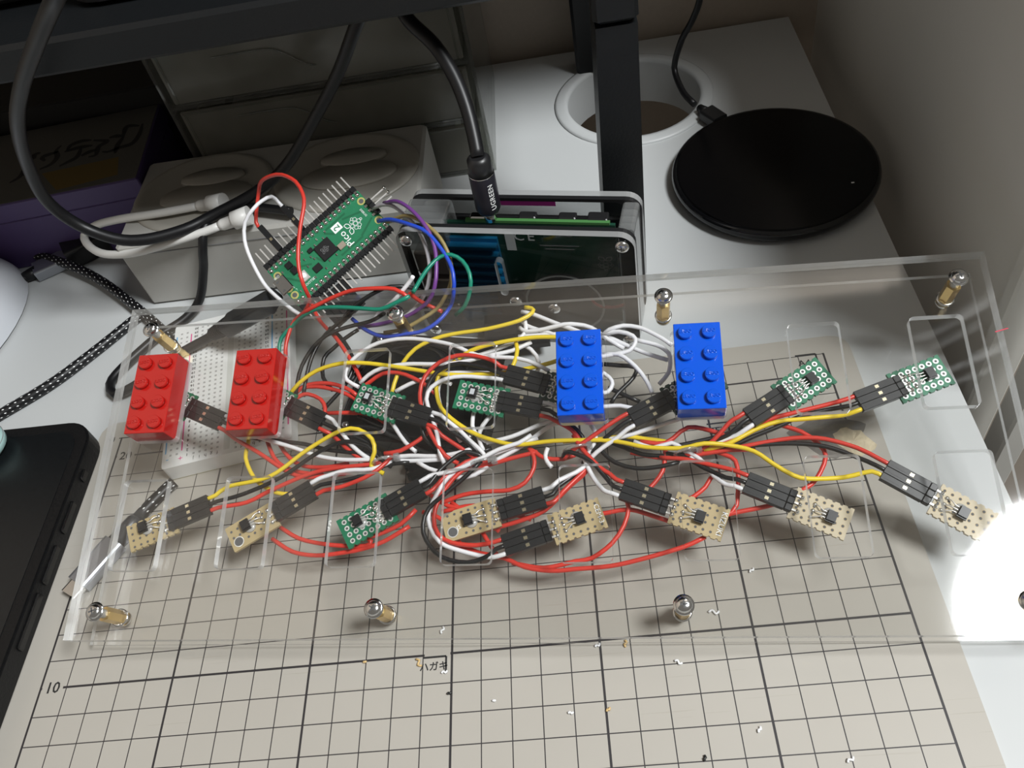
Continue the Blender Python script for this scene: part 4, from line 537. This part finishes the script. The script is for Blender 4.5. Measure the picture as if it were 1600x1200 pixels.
text('board_lettering', 'BOOTSEL', 1.5, INK_W, t, T(-5.9, 15, .04)@RZ(-90), depth=.03); text('board_lettering', 'USB', 1.5, INK_W, t, T(5.3, 24.3, .04)@RZ(90), depth=.03); text('board_lettering', 'DEBUG', 1.3, INK_W, t, T(1.2, -20.9, .04)@RZ(180), depth=.03)
def berry(parent, M, s, mt_):
    g = MB()
    for (x, y, r) in [(0, 0, 1.15), (0, 2.0, 1.05), (0, -2.1, 1.1), (1.85, 1.05, 1.05), (-1.85, 1.05, 1.05), (1.85, -1.05, 1.05), (-1.85, -1.05, 1.05), (2.9, 0, .75), (-2.9, 0, .75), (0, -3.3, .7)]:
        g.ring((r-.22)*s, r*s, 0, 6 if r > 1 else 8, 0, T(x*s, y*s, 0))
    for sg in (-1, 1):
        lp = [(sg*.15, 2.9), (sg*.9, 4.7), (sg*2.9, 5.0), (sg*3.0, 3.6), (sg*1.9, 2.7)]
        for k in range(5):
            a, b = Vector((*lp[k], 0))*s, Vector((*lp[(k+1) % 5], 0))*s; d_ = (b-a); nn = Vector((-d_.y, d_.x, 0)).normalized()*.17*s
            g.add([a-nn, b-nn, b+nn, a+nn], [[0, 1, 2, 3]])
    obj('berry_emblem', g, mt_, parent, M)
berry(t, T(0, -15.4, .05), .88, INK_W); berry(ch, T(0, 1.0, .95), .42, INK_G)
hd = MB()
for q in (-1, 0, 1): hd.box((q*2.54, -25.6, 1.0), (2.46, 2.5, 2.4), bev=.25)
obj('debug_header', hd, HOUS, t)
for q in (-1, 0, 1): obj('debug_pin', MB().box((q*2.54, -30.4, 1.6), (.62, 7.5, .62), bev=.1), STEEL, t); obj('solder_joint', MB().box((q*2.54, -23.6, .2), (1.2, 1.4, .4), bev=.1), SOLDER, t)
for q in (1, 0): obj('pin_tip', MB().lathe([(0, -.8), (.7, -.5), (.85, 0), (.7, .5), (0, .8)], 10, 0, T(q*2.54, -34.2, 1.6)), SOLDER, t)
# wires plugged on the controller board
for cl, label, k, sgn, pts in [('r', 'red jumper wire looping high over the controller board', 15.2, 1, [(77.7, 280.3, 66.0), (81.5, 278.6, 72.0), (87.7, 275.8, 76.0), (93.8, 272.5, 78.0), (100.3, 266.5, 78.0), (103.3, 260.7, 76.0), (103.7, 256.0, 74.0), (101.8, 248.0, 70.0), (100.7, 239.3, 66.0), (100.3, 233.5, 62.0), (101.4, 228.1, 58.0), (101.2, 227.6, 50.0), (97.9, 226.1, 46.0)]), ('w', 'white jumper wire looping left of the controller board', 2.5, 1, [(82.8, 278.6, 64.0), (80.8, 272.4, 67.0), (78.6, 266.8, 68.0), (73.8, 264.1, 64.0), (72.4, 258.9, 59.0), (74.2, 252.3, 54.0), (78.4, 244.1, 48.0), (83.8, 237.0, 47.0), (92.6, 227.7, 46.0), (95.0, 228.2, 41.7)])]:
    H = PF@T(sgn*(13.6), k, -.7)@RZ(0 if sgn > 0 else 180)@T(14, 0, 0)
    wt = thing('jumper_wire', label, 'wire', H, 'jumper wires of the controller board'); link('housing', HOUSE, wt); link('contact', CONT, wt)
    Hi = H.inverted(); P = [Vector((-1, 0, 0)), Vector((3, 0, 0))]+[Hi@Vector(p) for p in pts]
    obj('insulation', MB().tube(smooth_path(P), .8, 8), WIRE[cl], wt)
# a row of plain housings crowded under the near pin row
blk = thing('connector_block', 'row of black jumper housings under the controller board', 'connector', PF@T(-14, 13, -2.4))
for q in range(6): link('housing', HOUSE, blk, T(0, (q-3)*2.54, 0)@RZ(180)@T(14, 0, 0))

# ================================================================== cables
def cable(name, label, pts, r, mtl, extra=None, group=None, cat='cable'):
    o0 = Vector(pts[0]); t = thing(name, label, cat, T(*o0), group)
    p = smooth_path([Vector(q)-o0 for q in pts], 3); obj('jacket', MB().tube(p, r, 12), mtl, t)
    return t, p
def along(a, b):
    """frame at a with x pointing to b"""
    x = (Vector(b)-Vector(a)).normalized(); z = Vector((0, 0, 1)); y = z.cross(x).normalized(); z = x.cross(y)
    M_ = Matrix((x, y, z)).transposed().to_4x4(); M_.translation = Vector(a); return M_
cable('power_cable', 'thick black cable drooping from the shelf over the grey game box', [(85.5, 210.4, 188.0), (73.7, 223.8, 179.0), (56.5, 233.7, 165.0), (35.8, 244.4, 147.0), (17.4, 255.7, 128.0), (-2.6, 273.3, 102.0), (-13.4, 282.8, 77.0), (-9.6, 285.3, 60.0), (3.3, 284.1, 50.0), (16.0, 285.6, 46.0), (32.0, 291.5, 44.0), (43.0, 298.1, 44.0), (64.8, 305.7, 48.0), (83.3, 309.5, 58.0), (107.6, 306.2, 84.0), (122.3, 301.7, 102.0), (134.6, 295.7, 120.0), (141.9, 294.7, 130.0)], 2.6, RUBBER)
# plug lead of the computer case
P = [(152.8, 297.3, 128.0), (156.8, 291.8, 122.0), (165.1, 284.1, 115.0), (170.8, 274.8, 107.0), (174.0, 265.4, 99.0), (175.4, 256.6, 91.0), (175.8, 251.4, 87.0)]
t, p = cable('power_cable', 'black cable ending in a dark barrel plug on the acrylic computer case', P, 2.7, RUBBER)
o0 = Vector(P[0]); a, b = Vector(P[-1])-o0, Vector((175.3, 252.5, 60.0))-o0
F = along(a, b)@RY(90)
Lp = (b-a).length
vd = F.to_3x3().inverted()@(Vector((211.4, -11.1, 274.2))-Vector(P[-1])); PHI = math.atan2(vd.y, vd.x)-0.45
obj('strain_collar', MB().lathe([(3.0, -1), (4.4, .5), (4.5, 3.5), (4.9, 6.5)], 24, 0, F), BLK, t)
sl = obj('plug_sleeve', MB().lathe([(4.9, 6.6), (5.0, 7.0), (5.0, Lp-3.5), (4.3, Lp-2), (3.4, Lp-1.5)], 28, 0, F), mat('dark_anodised', (.035, .033, .045), .38, .6), t)
obj('bright_ring', MB().lathe([(4.95, 6.4), (5.05, 6.6), (4.95, 6.8)], 28, 0, F, cap=False), CHROME, t)
obj('plug_tip', MB().lathe([(2.6, Lp-1.6), (2.6, Lp+3)], 16, 0, F), CHROME, t)
text('printed_word', 'UGREEN', 3.0, INK_W, sl, F@T(0, 0, Lp*.58)@RZ(math.degrees(PHI))@T(5.12, 0, 0)@RY(90), depth=.03, spacing=1.1, bold=.02)
# usb lead of the controller board, looping under the stand
P = [(80.8, 295.8, 42.0), (62.9, 302.5, 42.0), (51.7, 304.5, 42.0), (43.4, 302.2, 42.0), (39.2, 293.4, 41.0), (36.5, 287.7, 34.0), (31.1, 288.6, 22.0), (22.5, 285.4, 6.0), (15.0, 278.0, 2.0), (5.5, 269.9, 2.0), (0.5, 265.0, 2.0), (-10.2, 249.9, 2.0), (-13.4, 241.1, 2.0), (-9.0, 234.4, 2.0), (-0.4, 236.8, 3.0), (8.5, 242.9, 4.0), (22.3, 244.8, 11.0), (37.7, 250.4, 14.0), (41.1, 250.4, 16.0)]
t, p = cable('usb_cable', 'black cable looping from the white box under the leftmost red brick to the controller board', P, 2.1, RUBBER)
o0 = Vector(P[0]); a = Vector(P[-1])-o0; b = Vector((80.8, 238.8, 42.0))-o0; F = along(a, b)@RY(90); Lp = (b-a).length
rel = []
for k in range(9): rel += [(2.6+k*.12, k*1.6), (3.1+k*.12, k*1.6+.4), (3.1+k*.12, k*1.6+1.1), (2.6+k*.12, k*1.6+1.3)]
obj('strain_relief', MB().lathe(rel, 16, 0, F), RUBBER, t)
obj('plug_body', MB().prism(rrect(-5.4, -3.6, 5.4, 3.6, 1.6), 14, Lp, 0, F@RZ(90)), BLK, t)
# braided cables
def braided(label, pts, r=2.5, plug=None, group='black and white braided cables'):
    t, p = cable('braided_cable', label, pts, r, RUBBER, group=group)
    fl = MB(); dist = 0; k = 0
    for i in range(1, len(p)-1):
        tdir = (p[i+1]-p[i-1]).normalized(); up = Vector((0, 0, 1)); sd = tdir.cross(up).normalized(); up = sd.cross(tdir)
        for j in range(8):
            a = 2*math.pi*(j+(.5 if i % 2 else 0))/8; d_ = sd*math.cos(a)+up*math.sin(a); e_ = tdir.cross(d_)
            c_ = p[i]+d_*(r+.03); fl.add([c_-tdir*.62-e_*.1, c_-e_*.3, c_+tdir*.62+e_*.1, c_+e_*.3], [[0, 1, 2, 3]])
    o = obj('white_flecks', fl, INK_W, t); o['kind'] = 'stuff'
    return t
braided('black braided cable running from the purple box under the stand', [(-128.7, 357.3, 2.0), (-110.9, 351.6, 2.0), (-83.5, 340.9, 3.0), (-59.9, 327.6, 4.0), (-37.8, 312.3, 3.0), (-15.1, 291.7, 2.0), (-0.0, 276.9, 1.0), (13.1, 263.3, 1.0), (33.5, 250.0, 1.0)])
braided('black braided cable crossing the white desk towards the phone', [(-75.8, 224.6, 0.6), (-65.9, 232.0, 0.6), (-45.6, 247.2, 0.6), (-28.5, 265.3, 0.6), (-12.3, 284.5, 0.6), (-8.5, 286.9, 0.6)])
P = [(32.3, 181.6, 2.6), (30.1, 179.1, 2.6), (25.1, 172.7, 2.6), (20.7, 165.7, 2.8)]
t = braided('black braided cable with a grey metal plug beside the phone', P)
o0 = Vector(P[0]); a = Vector(P[-1])-o0; b = Vector((1.7, 134.4, 3.2))-o0; F = along(a, b)
Lp = (b-a).length
obj('plug_collar', MB().lathe([(2.7, 0), (3.4, 1.5), (3.6, 12)], 16, 0, F@RY(90)), BLK, t)
obj('plug_shell', MB().prism(rrect(-5.2, -2.9, 5.2, 2.9, 2.2), 12, Lp-5, 0, F@RY(90)@RZ(90)), ALU, t)
obj('plug_tongue', MB().prism(rrect(-4.2, -1.3, 4.2, 1.3, 1.2), Lp-5, Lp, 0, F@RY(90)@RZ(90)), CHROME, t)
# plug on the desk beside the mouse
P = [(-105.7, 308.0, 1.0), (-97.9, 316.1, 1.0), (-89.7, 324.0, 1.2), (-83.8, 328.5, 1.4)]
t, p = cable('usb_cable', 'black cable with a silver plug lying on the desk behind the pale mouse', P, 2.3, RUBBER)
o0 = Vector(P[0]); a = Vector(P[-1])-o0; b = Vector((-65.4, 337.7, 1.6))-o0; F = along(a, b); Lp = (b-a).length
obj('strain_relief', MB().lathe([(2.3, -6), (3.2, -1), (3.6, 3)], 14, 0, F@RY(90)), RUBBER, t)
obj('plug_shell', MB().prism(rrect(-5.6, -3.2, 5.6, 3.2, 1.2), 2, Lp, 0, F@RY(90)@RZ(90)), ALU, t)
tag(obj('socket_adapter', MB().prism(rrect(-8, -6, 8, 6, 2), 0, 22, 0, along((-65.2, 337.1, 4.0), (-48.3, 347.1, 4.0))@RY(90)@RZ(90)), BLK), 'black adapter block behind the silver plug', 'adapter')
# white charging lead with two plugs
P = [(32.5, 311.3, 41.0), (13.5, 310.3, 41.0), (-7.8, 313.1, 39.0), (-25.3, 317.9, 34.0), (-35.3, 319.2, 28.0), (-29.7, 310.0, 28.0), (-17.2, 299.8, 30.0), (1.6, 292.6, 34.0), (23.8, 290.1, 39.0), (39.9, 291.5, 41.0), (47.7, 293.1, 42.0)]
t, p = cable('charging_cable', 'white cable looped beside the white box, both plugs on its top', P, 1.95, WHITE_CABLE)
o0 = Vector(P[0])
for a, b in ((P[0], (46.6, 308.6, 43.0)), (P[-1], (62.0, 294.9, 44.0))):
    a = Vector(a)-o0; b = Vector(b)-o0; F = along(a, b)@RY(90); Lp = (b-a).length
    obj('plug_body', MB().lathe([(2.0, -1), (2.7, 1), (2.9, 6), (4.2, 6.6), (4.4, Lp)], 18, 0, F), WHITE_CABLE, t)

# ================================================================== acrylic computer case standing on edge
CF = T(136, 250, -2)@RZ(-13.9)
LC, HC = 95.8, 62.0
t = thing('computer_case', 'layered clear and black acrylic case holding a single-board computer', 'computer', CF)
UP = RX(90)                      # sheet xy -> case xz ; sheet +z -> case -y
def cplate(name, y0, th, mats, holes=(), r=6):
    me = sheet(name, rrect(0, 0, LC, HC, r, 6), list(holes), th, mats); me.transform(RX(90)); me.transform(Matrix.Translation((0, (y0+th)*S, 0)))
    return link(name, me, t)
inner = rrect(6, 6, LC-6, HC-1.5, 4, 5)
sl_ = rrect(39.2, 28, 42.4, 47, 1.55, 5)
fp = cplate('front_plate', 0, 3, [SMOKE, ACR_EDGE, ACR_EDGE], [sl_])
cplate('black_layer', 3.05, 2, [BLK, BLK, BLK], [rrect(2.5, 2.5, LC-6, HC-1.5, 3, 5)]); cplate('black_layer', 21, 2, [BLK, BLK, BLK], [rrect(6, 52, LC-6, HC-1.5, 4, 5)]); cplate('rear_plate', 23.05, 3, [SMOKE, ACR_EDGE, ACR_EDGE])
for (x0, x1, zz) in ((0.5, 19, 47), (LC-7, LC-.5, 1)):
    for k in range(4):
        obj('side_layer', MB().prism(rrect(x0, zz, x1, HC-1, 1.5), 0, 3.8, 0, T(0, 5.2+k*3.95+3.8, 0)@RX(90)), CASE_CLEAR, t)
obj('bottom_layer', MB().box((LC/2, 13, 3), (LC-20, 15.6, 4)), CASE_CLEAR, t)
for (x, z) in ((4.6, 57.4), (LC-4.6, 57.4), (4.6, 4.6), (LC-4.6, 4.6), (45, 25), (61, 22)):
    s_ = obj('screw', MB().lathe([(2.75, .05), (2.75, .6), (2.3, 1.3), (1.2, 1.75), (0, 1.8)], 20, 0, T(x, 0, z)@RX(90)), CHROME, t)
    obj('cross_recess', MB().box((x, -1.72, z), (2.2, .3, .45)).box((x, -1.72, z), (.45, .3, 2.2)), HOLE, s_)
pc = obj('circuit_board', MB().box((52, 11.5, 31), (70, 1.4, 54)), PCB_D, t)
obj('board_edge', MB().box((56, 11.5, 58.6), (58, 1.6, 1.2)), mat('bright_green_edge', (.06, .19, .055), .5), t)
for x in (52, 68): obj('video_port', MB().box((x, 14.5, 58), (7, 4, 3), bev=.4), BLK, t)
obj('power_port', MB().box((33, 13.5, 58.2), (9, 3.6, 3), bev=.5), CHROME, t)
obj('audio_port', MB().box((80, 14.5, 57), (8, 5, 5), bev=.4), BLK, t)
hk = MB().box((28, 9.8, 29), (22, 1.6, 44))
for k in range(9): hk.box((28, 7.6, 10+k*4.8), (22, 3.4, 1.2))
obj('heat_sink', hk, BLUE_SINK, t)
obj('blue_cover', MB().box((21, 8, 15), (20, 3, 24), bev=.4), BLUE_SINK, t)
for k in range(3): obj('metal_port', MB().box((9.5, 12.0, 9+k*15), (14, 13, 12), bev=.5), mat('dull_port_steel', (.46, .39, .34), .4, .5) if k == 0 else bpy.data.materials['dull_port_steel'], t)
obj('pin_socket', MB().box((41, 8.2, 13), (12, 5, 22), bev=.3), BLK, t)
obj('fan', MB().lathe([(3, 7.5), (16, 7.5), (16, 9), (3, 9)], 40, 0, T(64, 0, 18)@RX(90)@T(0, 0, -15.5)), BLK, t)
obj('fan_rim', MB().ring(16, 17, 0, 48, 0, T(64, 5.9, 18)@RX(90)), INK_W, t)
text('board_mark', 'CE', 6.5, INK_W, pc, T(50, 10.75, 51)@RX(90), depth=.03, spacing=1.3); text('board_mark', 'FC', 5, INK_G, pc, T(67, 10.75, 53)@RX(90), depth=.03)
obj('white_patch', MB().box((44, 10.75, 50), (4, .05, 13)), INK_W, pc)
obj('printed_line', MB().box((64, 10.75, 46.6), (16, .05, .5)).box((64, 10.75, 44.8), (12, .05, .5)).box((78, 10.75, 53), (6, .05, .8)), INK_G, pc)
berry(pc, T(82, 10.7, 37)@RX(90), .9, INK_G)
obj('marker_stripe', MB().box((50, 22.9, 58.6), (23, .3, 3.6)), MAGENTA, t)['label'] = 'magenta marker stripe on the rear plate'
ir = MB(); ir.tube(smooth_path([(75, 6.5, 22), (78, 6.3, 18), (84, 6.5, 17), (90, 6.8, 19)], 1), .7, 6); obj('fan_lead', ir, WIRE['r'], t)
# black plug block on the computer's pin header, under the stand
t = thing('connector_block', 'black pin connector block under the stand where white wires plug in', 'connector', Matrix([[0.99991, 0.01341, 0.0, 177.25767], [-0.01341, 0.99991, 0.0, 237.83717], [0.0, -0.0, 1.0, 5.0], [0.0, 0.0, 0.0, 1.0]]))
for r in range(8):
    for q in range(2): obj('housing', MB().box((q*2.54*0, 0, 0), (14, 2.46, 2.46), bev=.15), HOUS, t, T(q*14.4, (r-3.5)*2.54, 1.3)) if False else link('housing', HOUSE, t, T(q*14.2, (r-3.5)*2.54, 1.3))
t = thing('connector_block', 'dark bunch of jumper housings below the green near-row sensor board', 'connector', Matrix([[0.95013, -0.31184, 0.0, 145.0557], [0.31184, 0.95013, 0.0, 175.36819], [0.0, 0.0, 1.0, 3.0], [0.0, 0.0, 0.0, 1.0]]))
for r in range(6): link('housing', HOUSE, t, T((r % 2)*1.2, (r-2.5)*2.54, 1.3))

t = thing('dark_filler_box', 'flat black box standing in for the dark area under the wire tangle', 'box', Matrix([[0.97073, 0.24018, 0.0, 138.26638], [-0.24018, 0.97073, 0.0, 208.79064], [0.0, -0.0, 1.0, 0.0], [0.0, 0.0, 0.0, 1.0]]))  # black box put in to make the area under the wires dark
obj('shell', MB().box((0, 0, 6), (62, 56, 12), bev=1.2), PAD_SIDE, t); obj('lid', MB().box((0, 0, 12.4), (58, 52, .9), bev=.4), HOUS, t)
for x in (-26, 26):
    for y in (-23, 23): obj('screw', MB().lathe([(1.6, 12.8), (1.4, 13.4), (0, 13.7)], 14, 0, T(x, y, 0)), CHROME, t)
# ================================================================== white box, drawers, game box
t = thing('charger_box', 'white plastic box with a large round cap, under the shelf', 'box', T(66, 326, -2)@RZ(-1))
obj('shell', MB().box((0, 0, 19.5), (147, 65, 39), bev=1.5), WBOX, t)
obj('front_seam', MB().box((0, -32.6, 33), (140, .4, .5)), INK_G, t)
for sx_, mz in ((36, 1), (-36, -1)):
    c_ = obj('round_cap', MB().lathe([(36, 39), (36, 39.5), (34.8, 40.2), (32, 40.4), (30, 39.6), (0, 39.4)], 56, 0, T(sx_, 1, 0)@Matrix.Diagonal((1, .82, 1, 1))), WDISC, t)
    obj('cap_rib', MB().lathe([(17, 39.3), (16, 41.3), (0, 41.5)], 30, 0, T(sx_+3, 10, 0)@Matrix.Diagonal((1, .38, 1, 1))), WDISC, c_)
    obj('cap_rib', MB().lathe([(24, 39.3), (23, 40.7), (0, 40.9)], 30, 0, T(sx_+2, -3, 0)@Matrix.Diagonal((1, .42, 1, 1))), WDISC, c_)
t = thing('drawer_unit', 'stack of three cloudy clear plastic drawers behind the white box', 'drawers', T(92, 363, -2))
W_, D_, H_ = 150, 92, 31.5
for k in range(4): obj('shelf_panel', MB().box((0, D_/2, .8+k*H_), (W_, D_, 1.6)), DRAWER_CLEAR, t)
for sgn in (-1, 1): obj('side_panel', MB().box((sgn*(W_/2+1), D_/2, H_*1.5+.8), (1.8, D_, H_*3+1.6), bev=.3), DRAWER_CLEAR, t)
obj('back_panel', MB().box((0, D_+.5, H_*1.5), (W_, 1.5, H_*3)), DRAWER_CLEAR, t)
for k in range(3):
    z0 = 1.8+k*H_
    d_ = obj('drawer', MB().box((0, 1.5, z0+H_/2-1.4), (W_-5, 2.2, H_-4.4), bev=.6).box((0, 44, z0+1), (W_-8, 80, 1.4)).box((-W_/2+4, 44, z0+10), (1.4, 80, 18)).box((W_/2-4, 44, z0+10), (1.4, 80, 18)).box((0, 84, z0+10), (W_-8, 1.4, 18)), DRAWER, t)
    obj('front_border', MB().box((0, .2, z0+.6), (W_-8, .5, 1.0)).box((0, .2, z0+H_-4.6), (W_-8, .5, .8)).box((W_/2-5, .2, z0+H_/2-2), (1.0, .5, H_-6)).box((-W_/2+5, .2, z0+H_/2-2), (1.0, .5, H_-6)), DRAWER_CLEAR, d_)
    hp = [(-44, 0, z0+22), (-20, -.2, z0+22), (-12, -.3, z0+20), (-2, -.3, z0+12), (3, -.2, z0+10)]
    obj('handle_lip', MB().tube(smooth_path(hp, 2), .5, 6), DRAWER_CLEAR, d_)
    if k == 2: tag(obj('paper_card', MB().prism([(-70, 1), (-38, 5), (-44, 22), (-64, 24)], 0, .6, 0, RX(90)), PAPER, None, T(92, 369, z0+1)), 'white paper card behind the front of the top clear drawer', 'paper')
    tag(obj('folded_paper', MB().box((0, 0, 8), (116-k*6, 70, 12-k), bev=.3), PAPER, None, T(92, 408, z0-.2)), 'folded white papers inside the '+('bottom', 'middle', 'top')[k]+' clear drawer', 'paper', 'papers inside the clear drawers')
t = thing('game_box', 'warm grey box with dark lettering and a purple lower half', 'box', T(-90, 372, -2)@RZ(4))
obj('lower_half', MB().box((0, 0, 15), (158, 66, 30), bev=.6), PURPLE, t)
lid = obj('lid', MB().box((0, 0.0, 36), (160, 68, 11), bev=.6), PURPLE, t)
tp = obj('lid_print', MB().box((0, 0, 41.6), (158, 66, .2)), GREYCARD, t)
GI = (T(-90, 372, -2)@RZ(4)).inverted()
for st in [[(-17.9, 393.4), (-17.1, 383.6), (-19.1, 375.7), (-25.5, 373.7), (-31.3, 371.5), (-35.1, 372.4)], [(-26.4, 383.2), (-26.7, 392.8), (-19.3, 391.8)], [(-34.6, 384.8), (-31.2, 385.3), (-26.7, 384.2)], [(-26.1, 384.0), (-27.4, 376.0), (-26.8, 369.0)], [(-43.6, 384.7), (-34.9, 381.6), (-38.5, 377.8), (-38.0, 370.4), (-41.9, 369.5)], [(-46.6, 371.6), (-43.2, 374.0), (-38.9, 375.2)], [(-44.9, 385.2), (-51.1, 385.7), (-56.3, 383.2), (-56.9, 377.8)], [(-58.2, 378.1), (-50.4, 379.9), (-42.7, 379.8)], [(-49.1, 379.6), (-48.9, 371.3), (-53.1, 367.8), (-56.9, 365.1)], [(-62.2, 384.7), (-63.8, 380.4), (-61.1, 374.2), (-62.7, 368.3), (-68.1, 365.1)], [(-67.6, 372.2), (-70.2, 376.5), (-62.1, 379.1)], [(-73.0, 380.8), (-76.2, 379.8), (-74.8, 375.7)], [(-81.3, 375.5), (-77.8, 369.2), (-77.9, 361.2), (-82.2, 357.0)], [(-76.4, 365.3), (-74.4, 362.2), (-72.7, 360.0)]]:
    P = smooth_path([GI@Vector((*q, 0)) for q in st], 1.2); m_ = MB(); vs = []; n = len(P)
    for i, p in enumerate(P):
        d_ = (P[min(i+1, n-1)]-P[max(i-1, 0)]); d_.z = 0; d_.normalize(); hw = .5+1.1*math.sin(math.pi*(i+.5)/n)
        vs += [(p.x-d_.y*hw, p.y+d_.x*hw, 41.75), (p.x+d_.y*hw, p.y-d_.x*hw, 41.75)]
    m_.add(vs, [[2*i, 2*i+1, 2*i+3, 2*i+2] for i in range(n-1)]); obj('brush_letter', m_, INK_K, tp)
obj('lid_badge', MB().prism([tuple((GI@Vector((*q, 0))).xy) for q in [(-65.4, 360.9), (-51.6, 344.0), (-19.8, 349.3), (-23.7, 365.1)]], 41.7, 41.74), OLIVE_INK, tp)
tag(obj('dark_block', MB().box((0, 0, 26), (170, 34, 52), bev=.8), DARKBOX, None, T(-92, 428, -2)), 'plain black block standing behind the grey game box', 'box')  # plain black block filling the dark strip behind the game box

# ================================================================== black metal shelf stand
t = thing('shelf_stand', 'black metal monitor stand spanning the back of the desk', 'stand', T(229, 280, -2))
def tubebox(x0, x1, y0, y1, z0, z1, b=1.6): return MB().box(((x0+x1)/2-229, (y0+y1)/2-280, (z0+z1)/2+2), (x1-x0, y1-y0, z1-z0), bev=b)
lg = MB(); 
lg.add([(-10.5+.5, -9, 0), (8, -9, 0), (8, 12, 0), (-10, 12, 0), (-5.5, -9, 120.5), (9.3, -9, 120.5), (9.3, 20, 120.5), (-5.5, 20, 120.5)], [[3, 2, 1, 0], [4, 5, 6, 7], [0, 1, 5, 4], [1, 2, 6, 5], [2, 3, 7, 6], [3, 0, 4, 7]])
obj('leg', lg, BMETAL, t)
obj('leg_socket', MB().box((1.8, 4, 142), (16, 28, 41), bev=1.6), BMETAL, t)
obj('front_rail', tubebox(-330, 226, 271, 290, 134, 147.5), BMETAL, t)
obj('rear_rail', tubebox(-330, 226, 440, 456, 134, 147.5), BMETAL, t)
obj('side_rail', tubebox(224, 240, 290, 456, 134, 147.5), BMETAL, t)
obj('leg', tubebox(218, 238, 440, 456, -2, 134), BMETAL, t)
obj('shelf_board', tubebox(-330, 224, 290, 440, 138, 146), BMETAL, t)
t = thing('monitor', 'dark monitor foot on the shelf, with an unseen panel added above it to shade the desk', 'monitor', T(90, 366, 164))
obj('foot', MB().prism(rrect(-55, -74, 125, 40, 14), -16, 0), BLK, t); obj('neck', MB().box((45, -10, 40), (50, 14, 84), bev=2), BLK, t); obj('shade_panel', MB().box((40, -8, 192), (640, 22, 340), bev=3), BLK, t); obj('screen', MB().box((40, -19.3, 194), (624, .6, 320)), PHONE_B, t)  # neck, panel and screen are unseen, added above the foot to shade the desk
tag(obj('dark_tray', MB().box((0, 0, 6), (150, 90, 12), bev=2), DARKBOX, None, T(-50, 348, 148)), 'low dark tray on the shelf at the left', 'tray')

# ================================================================== charging pad, phone, mouse
t = thing('charging_pad', 'round black wireless charging pad on the white desk', 'charger', T(305, 324, -2))
obj('body', MB().lathe([(41, 0), (45.5, .6), (48, 3.2), (48.5, 5.5), (47.9, 7.2), (46.7, 7.9)], 72), PAD_SIDE, t)
obj('top_disc', MB().lathe([(46.7, 7.9), (45.5, 8.1), (0, 8.1)], 72), PAD, t)
obj('logo_dot', MB().box((31, -20.5, 8.15), (1.3, .8, .08)), INK_W, t)  # small white dot of the printed logo
P = [(277.5, 389.3, 2.0), (273.4, 399.9, 3.0), (271.1, 414.7, 6.0), (271.5, 417.6, 12.0), (275.3, 416.7, 25.0), (279.8, 415.3, 34.0), (283.0, 411.2, 46.0), (283.8, 406.0, 60.0)]
t, p = cable('charger_cable', 'thin black cable running from the charging pad up the wall', P, 1.7, RUBBER)
o0 = Vector(P[0]); F = along(Vector((287.7, 370.7, 2.0))-o0, Vector((0, 0, 0)))@RY(90)
obj('plug_body', MB().prism(rrect(-4.6, -3.0, 4.6, 3.0, 1.5), 0, 11, 0, F@RZ(90)), BLK, t); obj('strain_relief', MB().lathe([(3, 10.5), (2.0, 17)], 12, 0, F), RUBBER, t)
t = thing('phone', 'black phone in a rugged case lying face up on the mat edge', 'phone', T(-7.5, 214, 0.05)@RZ(-1.2))
pw, pl_ = 82, 168
obj('case', MB().prism(rrect(-pw, -pl_, 0, 0, 13, 8), .6, 9.4).prism(rrect(-pw+1, -pl_+1, -1, -1, 12, 8), 0, .6).prism(rrect(-pw+.8, -pl_+.8, -.8, -.8, 12.4, 8), 9.4, 10.3), PHONE, t)
obj('screen', MB().prism(rrect(-pw+5.5, -pl_+5.5, -5.5, -5.5, 9, 8), 10.3, 10.5), mat('carbon_weave_glass', (.005, .006, .007), .3, var=.6, scale=900), t)
for (y, l) in ((-26, 5), (-46, 14), (-67, 16), (-90, 22)): obj('side_button', MB().box((.35, y, 5.4), (1.4, l, 3.4), bev=.5), PHONE_B, t)
prof = [(0, 27)]
mb = MB()
ms = []; nu, nv = 36, 12
for j in range(nv+1):
    th = math.pi/2*j/nv
    for k in range(nu):
        a = 2*math.pi*k/nu; ms.append((31*math.cos(a)*math.cos(th)**.8, 50*math.sin(a)*math.cos(th)**.8, 30*math.sin(th)))
mb.add(ms, [[j*nu+k, j*nu+(k+1) % nu, (j+1)*nu+(k+1) % nu, (j+1)*nu+k] for j in range(nv) for k in range(nu)], 0, True)
t = thing('computer_mouse', 'pale grey rounded mouse at the left edge of the picture', 'mouse', T(-113, 290, -2)@RZ(-12)); obj('shell', mb, MOUSE, t, T(0, 0, 1.2)); obj('sole', MB().lathe([(1, 0), (1, 1.3)], 36, 0, Matrix.Diagonal((30, 49, 1, 1))), INK_G, t)
t = thing('rounded_case', 'pale teal rounded case cut off by the picture edge above the phone', 'case', T(-53.6, 203.1, 10.6))
obj('shell', MB().lathe([(0, 0), (7, 0), (10, 3), (10.4, 6), (8, 10), (4, 12), (0, 12.4)], 30), TEAL, t); obj('lid_seam', MB().lathe([(10.3, 5.9), (10.5, 6.1), (10.3, 6.3)], 30, cap=False), INK_G, t)
